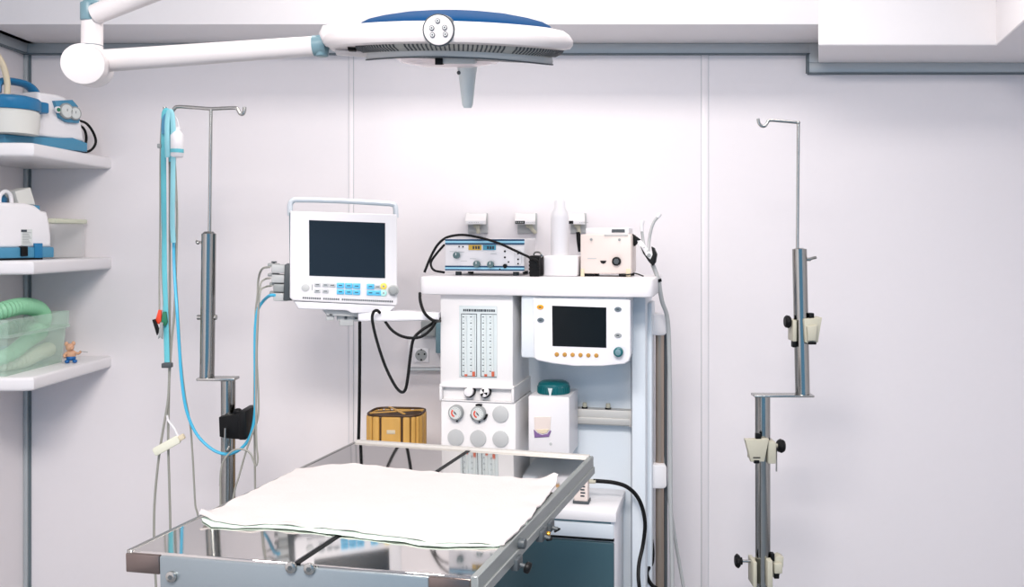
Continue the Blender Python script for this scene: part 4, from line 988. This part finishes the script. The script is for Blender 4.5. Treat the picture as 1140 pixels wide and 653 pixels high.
# sensor bottle on hook and paddle
F = Frame(P(197, 140, dh-.01))
r = thing('drip_bottle', 'small white bottle with a blue label hanging from the left stand hook', 'bottle', F)
L = lambda px, py: F.loc(P(px, py, dh-.01))
b = MB(F); a = L(197, 141); z0 = L(197, 175).z; z1 = L(197, 150).z
b.lathe([(0, z0), (.014, z0), (.017, z0+.004), (.017, z1-.002), (.012, z1+.008), (.008, z1+.012), (.008, z1+.02), (0, z1+.02)], 24, 0); b.build('body', M['white'], r)
b = MB(F); b.lathe([(.0174, z0+.012), (.0176, z0+.012), (.0176, z0+.022), (.0174, z0+.022)], 24, 0); b.build('label', M['tealb'], r)
b = MB(F); b.tube([(-.006, 0, z1+.016), (-.008, 0, z1+.04), (-.012, 0, z1+.055), (-.022, 0, z1+.066)], .0016, 6); b.tube([(.006, 0, z1+.016), (.0, 0, z1+.042), (-.012, 0, z1+.055)], .0016, 6); b.build('hanger', M['white'], r)
b = MB(F); b.cyl((-.008, 0, z0-.03), (-.008, 0, z0), .004, .006, seg=12); b.tube([(-.008, 0, z0-.028), (-.006, 0, z0-.05), (-.004, 0, z0-.12)], .0016, 6); b.build('drip_line', M['ghose'], r)
F = Frame(P(189, 494, dh-.01))
r = thing('electrode_paddle', 'cream plastic paddle dangling on a cord from the hanging grey cables', 'paddle', F)
T = Matrix.Rotation(R(-29), 4, 'Y')
b = MB(F); b.prism(rrect(-.048, -.011, .03, .012, .006), -.005, .005, .002, T=T); b.build('blade', M['creamh'], r)
b = MB(F); b.prism(rrect(.03, -.007, .045, .008, .004), -.006, .006, .002, T=T); b.build('tip', M['beige2'], r)
b = MB(F); L = lambda px, py: F.loc(P(px, py, dh-.01)); b.tube([L(199, 487), L(194, 477), L(187.5, 468), L(186, 462)], .003, 8); b.build('cord', M['white'], r)
# ------------------------------------------------------------------ surgical lamp
def lamp():
    dl = 1.8; k = dl/1000
    F = Frame(P(500, 42, dl))
    r = thing('surgical_lamp', 'large white and blue surgical lamp on a swivel arm above the table', 'lamp', F)
    H = Frame(P(500, 42, dl), 0, .6, 12.2)
    def arch(b, am=9):
        for v in b.v: v.z -= am*k*(v.x/(138*k))**2
        return b
    z = lambda py: (42-py)*k
    sy = .85
    def lt(b, prof, seg=64, mi=0, cx=0): return b.lathe([(a*k, z(c)) for a, c in prof], seg, mi, Matrix.Translation((cx*k, 0, 0)), 1, sy)
    b = MB(H); lt(b, [(0, 26), (60, 26), (98, 26), (114, 26), (127, 27.5), (134, 31.5), (138, 37), (138, 42), (135, 46.5), (128, 48.5), (120, 47), (112, 46), (0, 46)], 96); arch(b, 7); sh = b.build('shell', M['lampw'], r)
    b = MB(H); lt(b, [(0, 12), (30, 12.6), (55, 14), (80, 17), (96, 20), (104, 23.5), (107, 26.5), (0, 27)], 80, cx=8); arch(b, 7); b.build('top_cover', M['blue'], r)
    b = MB(H); lt(b, [(117, 44), (116, 46), (113, 51), (106, 55), (98, 57), (0, 57)], 96, cx=12); arch(b)
    vt = b.build('vent_ring', M['vent'], r)
    b = MB(H)
    for i in range(150):
        a = 2*math.pi*i/150
        if i % 25 in (0, 1): continue
        T = Matrix.Translation((12*k, 0, 0)) @ Matrix.Scale(sy, 4, (0, 1, 0)) @ Matrix.Rotation(a, 4, 'Z')
        x = 123*k; b.raw([T @ Vector(v) for v in ((116.6*k, -.0016, z(46.5)), (116.6*k, .0016, z(46.5)), (114*k, .0016, z(51)), (114*k, -.0016, z(51)), (106.6*k, -.0016, z(55.4)), (106.6*k, .0016, z(55.4)), (107*k, 0, z(51)), (111*k, 0, z(47)))],
            [(0, 1, 2, 3), (3, 2, 5, 4), (4, 5, 6), (1, 7, 6, 5, 2), (0, 3, 4, 6, 7), (0, 7, 1)])
    arch(b); b.build('vent_slot', M['dgrey'], vt)
    b = MB(H); lt(b, [(103, 54), (104, 59), (103, 62), (100, 62), (98, 60), (60, 59), (0, 59)], 96, mi=0, cx=12); lt(b, [(104.5, 61), (104.5, 62.4), (102, 62.6), (102, 61)], 96, mi=1, cx=12); arch(b, 12); b.build('lower_ring', [M['lgrey'], M['dgrey']], r)
    b = MB(H); lt(b, [(64, 58), (62, 64), (52, 70), (30, 74), (0, 75)], 48); ln = b.build('lens', M['pinkl'], r)
    b = MB(H); b.box(-2*k, 34*k, -.125, .02, z(69), z(60), .004); b.build('handle_socket', M['lgrey'], r)
    b = MB(H); b.box(-8*k, 0*k, -.128, -.1, z(70), z(63), .001); b.build('latch', M['black'], r)
    b = MB(H); b.lathe([(0, z(64)), (12.5*k, z(64)), (11.5*k, z(72)), (9.5*k, z(85)), (6*k, z(116)), (4.5*k, z(119)), (0, z(119.5))], 28, 0, Matrix.Translation((20*k, 0, 0)))
    b.sph((11*k, -.012, z(80)), .004, 1); b.build('handle', [M['frost'], M['dgrey']], r)
    # keypad: faces the room
    ky = -.215
    x, zc = H.hit(488, 33.5, ky); x2, _ = H.hit(505, 33.5, ky); rr = x2-x
    b = MB(H); b.cyl((x, ky+.004, zc), (x, ky+.06, zc), rr*1.06, seg=40, mi=1); b.cyl((x, ky, zc), (x, ky+.01, zc), rr*.97, seg=40, bev=.002); kp = b.build('keypad', [M['lampw'], M['dgrey']], r)
    for px, py in ((487.2, 23), (480.7, 31), (495, 30.5), (481.5, 38.7), (495.8, 38)):
        b = MB(H); a, c = H.hit(px, py, ky); b.cyl((a, ky-.003, c), (a, ky+.001, c), .0044, seg=18, bev=.0006); b.cyl((a, ky-.0034, c), (a, ky-.0028, c), .0034, seg=16, mi=1); b.cyl((a, ky-.0038, c), (a, ky-.0032, c), .0014, seg=8, mi=0); b.build('button', [M['ink'], M['lgrey']], kp)
    # neck that joins head to arm
    b = MB(F); L = lambda px, py, d=dl: F.loc(P(px, py, d))
    p = [(366, 35), (375, 33.5), (400, 33), (430, 30), (440, 48), (430, 55), (400, 56.5), (378, 56), (366, 53), (362, 44)]
    b.prism([(L(a, c).x, L(a, c).z) for a, c in p], -.065, .05, .016, 4); b.build('neck', M['lampw'], r)
    b = MB(F); b.tube([L(375, 57.5), L(400, 59), L(425, 60)], .007, 10, flat=2); b.box(L(391, 50).x, L(399, 50).x, -.035, -.02, L(390, 60).z, L(390, 52.5).z, .001, mi=1); b.build('yoke', [M['lampw'], M['black']], r)
    b = MB(F); b.cyl(L(358.5, 40.5), L(358.5, 63), .0165, .013, seg=24, bev=.003); b.cyl(L(349, 51), L(363, 50), .0205, .0205, seg=24); b.build('arm_collar', M['teal_m'], r)
    # spring arm
    b = MB(F); b.cyl(L(112, 68), L(352, 51), .0225, .0195, seg=28); ar = b.build('spring_arm', M['lampw'], r)
    # elbow drum: axis towards the room
    c0 = P(92, 71, 1.70); c1 = P(103, 75.5, 1.86)
    b = MB(F); a0, a1 = F.loc(c0), F.loc(c1); b.cyl(a0, a1, .0385, .0405, seg=40, bev=.003); d = (a1-a0).normalized()
    b.cyl(a1+d*.002, a1+d*.028, .0405, .037, seg=40, bev=.004); b.cyl(a1-d*.001, a1+d*.003, .0385, seg=40, mi=1); b.sph(L(106, 69, 1.80), .03); b.build('elbow_drum', [M['lampw'], M['dgrey']], r)
    b = MB(F); b.cyl(L(102.5, 58, 1.8), L(102.5, 12, 1.8), .0205, .0205, seg=28); b.cyl(L(102.5, 51.2, 1.8), L(102.5, 50.4, 1.8), .0209, seg=28, mi=1); b.sph(L(103, 14, 1.8), .0205); b.build('vertical_post', [M['lampw'], M['slot']], r)
    b = MB(F); b.cyl(L(98, 23, 1.79), L(98, 3, 1.79), .0145, .0145, seg=24, bev=.002); b.cyl(L(104, 7, 1.8), L(104, 2, 1.8), .0215, .02, seg=24, bev=.002); b.build('joint_cover', M['teal_m'], r)
    b = MB(F); b.cyl(L(106, 16, 1.79), P(250, -42, 1.75)-F.M.translation, .0195, .023, seg=28); e = P(250, -42, 1.75)-F.M.translation
    b.build('extension_arm', M['lampw'], r)
    zt = ZC-F.M.translation.z
    b = MB(F); b.cyl((e.x, e.y, e.z-.03), (e.x, e.y, zt), .03, seg=28); b.cyl((e.x, e.y, zt-.06), (e.x, e.y, zt-.001), .09, .1, seg=32, bev=.006); b.build('ceiling_mount', M['lampw'], r)
lamp()
# ------------------------------------------------------------------ light, world, camera
def area(name, loc, rot, sx, sy, power, col):
    l = bpy.data.lights.new(name, 'AREA'); l.shape = 'RECTANGLE'; l.size = sx; l.size_y = sy; l.energy = power; l.color = col
    o = bpy.data.objects.new(name, l); C.objects.link(o); o.location = loc; o.rotation_euler = tuple(R(a) for a in rot); return o
area('ceiling_panel_or_fill', (.1, 2.12, ZC-.01), (0, 0, 0), 1.8, .3, 17, (1, .935, .895))
area('ceiling_panel_or_fill', (-.25, .1, ZC-.01), (0, 0, 0), .95, .7, 100, (1, .935, .895))
area('ceiling_panel_or_fill', (.2, -1.5, ZC-.01), (0, 0, 0), 1.2, .6, 44, (1, .935, .895))  # unseen fill panel, added behind the camera to brighten the machine fronts
w = bpy.data.worlds.new('World'); bpy.context.scene.world = w; w.use_nodes = True
bg = w.node_tree.nodes['Background']; bg.inputs['Color'].default_value = (.27, .64, 1, 1); bg.inputs['Strength'].default_value = .72
cd = bpy.data.cameras.new('camera'); co = bpy.data.objects.new('camera', cd); C.objects.link(co)
co.location = CAM; co.rotation_euler = (R(90), 0, 0)
cd.sensor_width = 36; cd.lens = 36*FPX/1140; cd.shift_x = -(CX-570)/1140; cd.shift_y = -(326.5-CY)/1140; cd.clip_start = .02
sc = bpy.context.scene; sc.camera = co
sc.view_settings.view_transform = 'Standard'; sc.view_settings.look = 'None'; sc.view_settings.exposure = 0.16; sc.view_settings.gamma = 1; sc.view_settings.use_curve_mapping = False
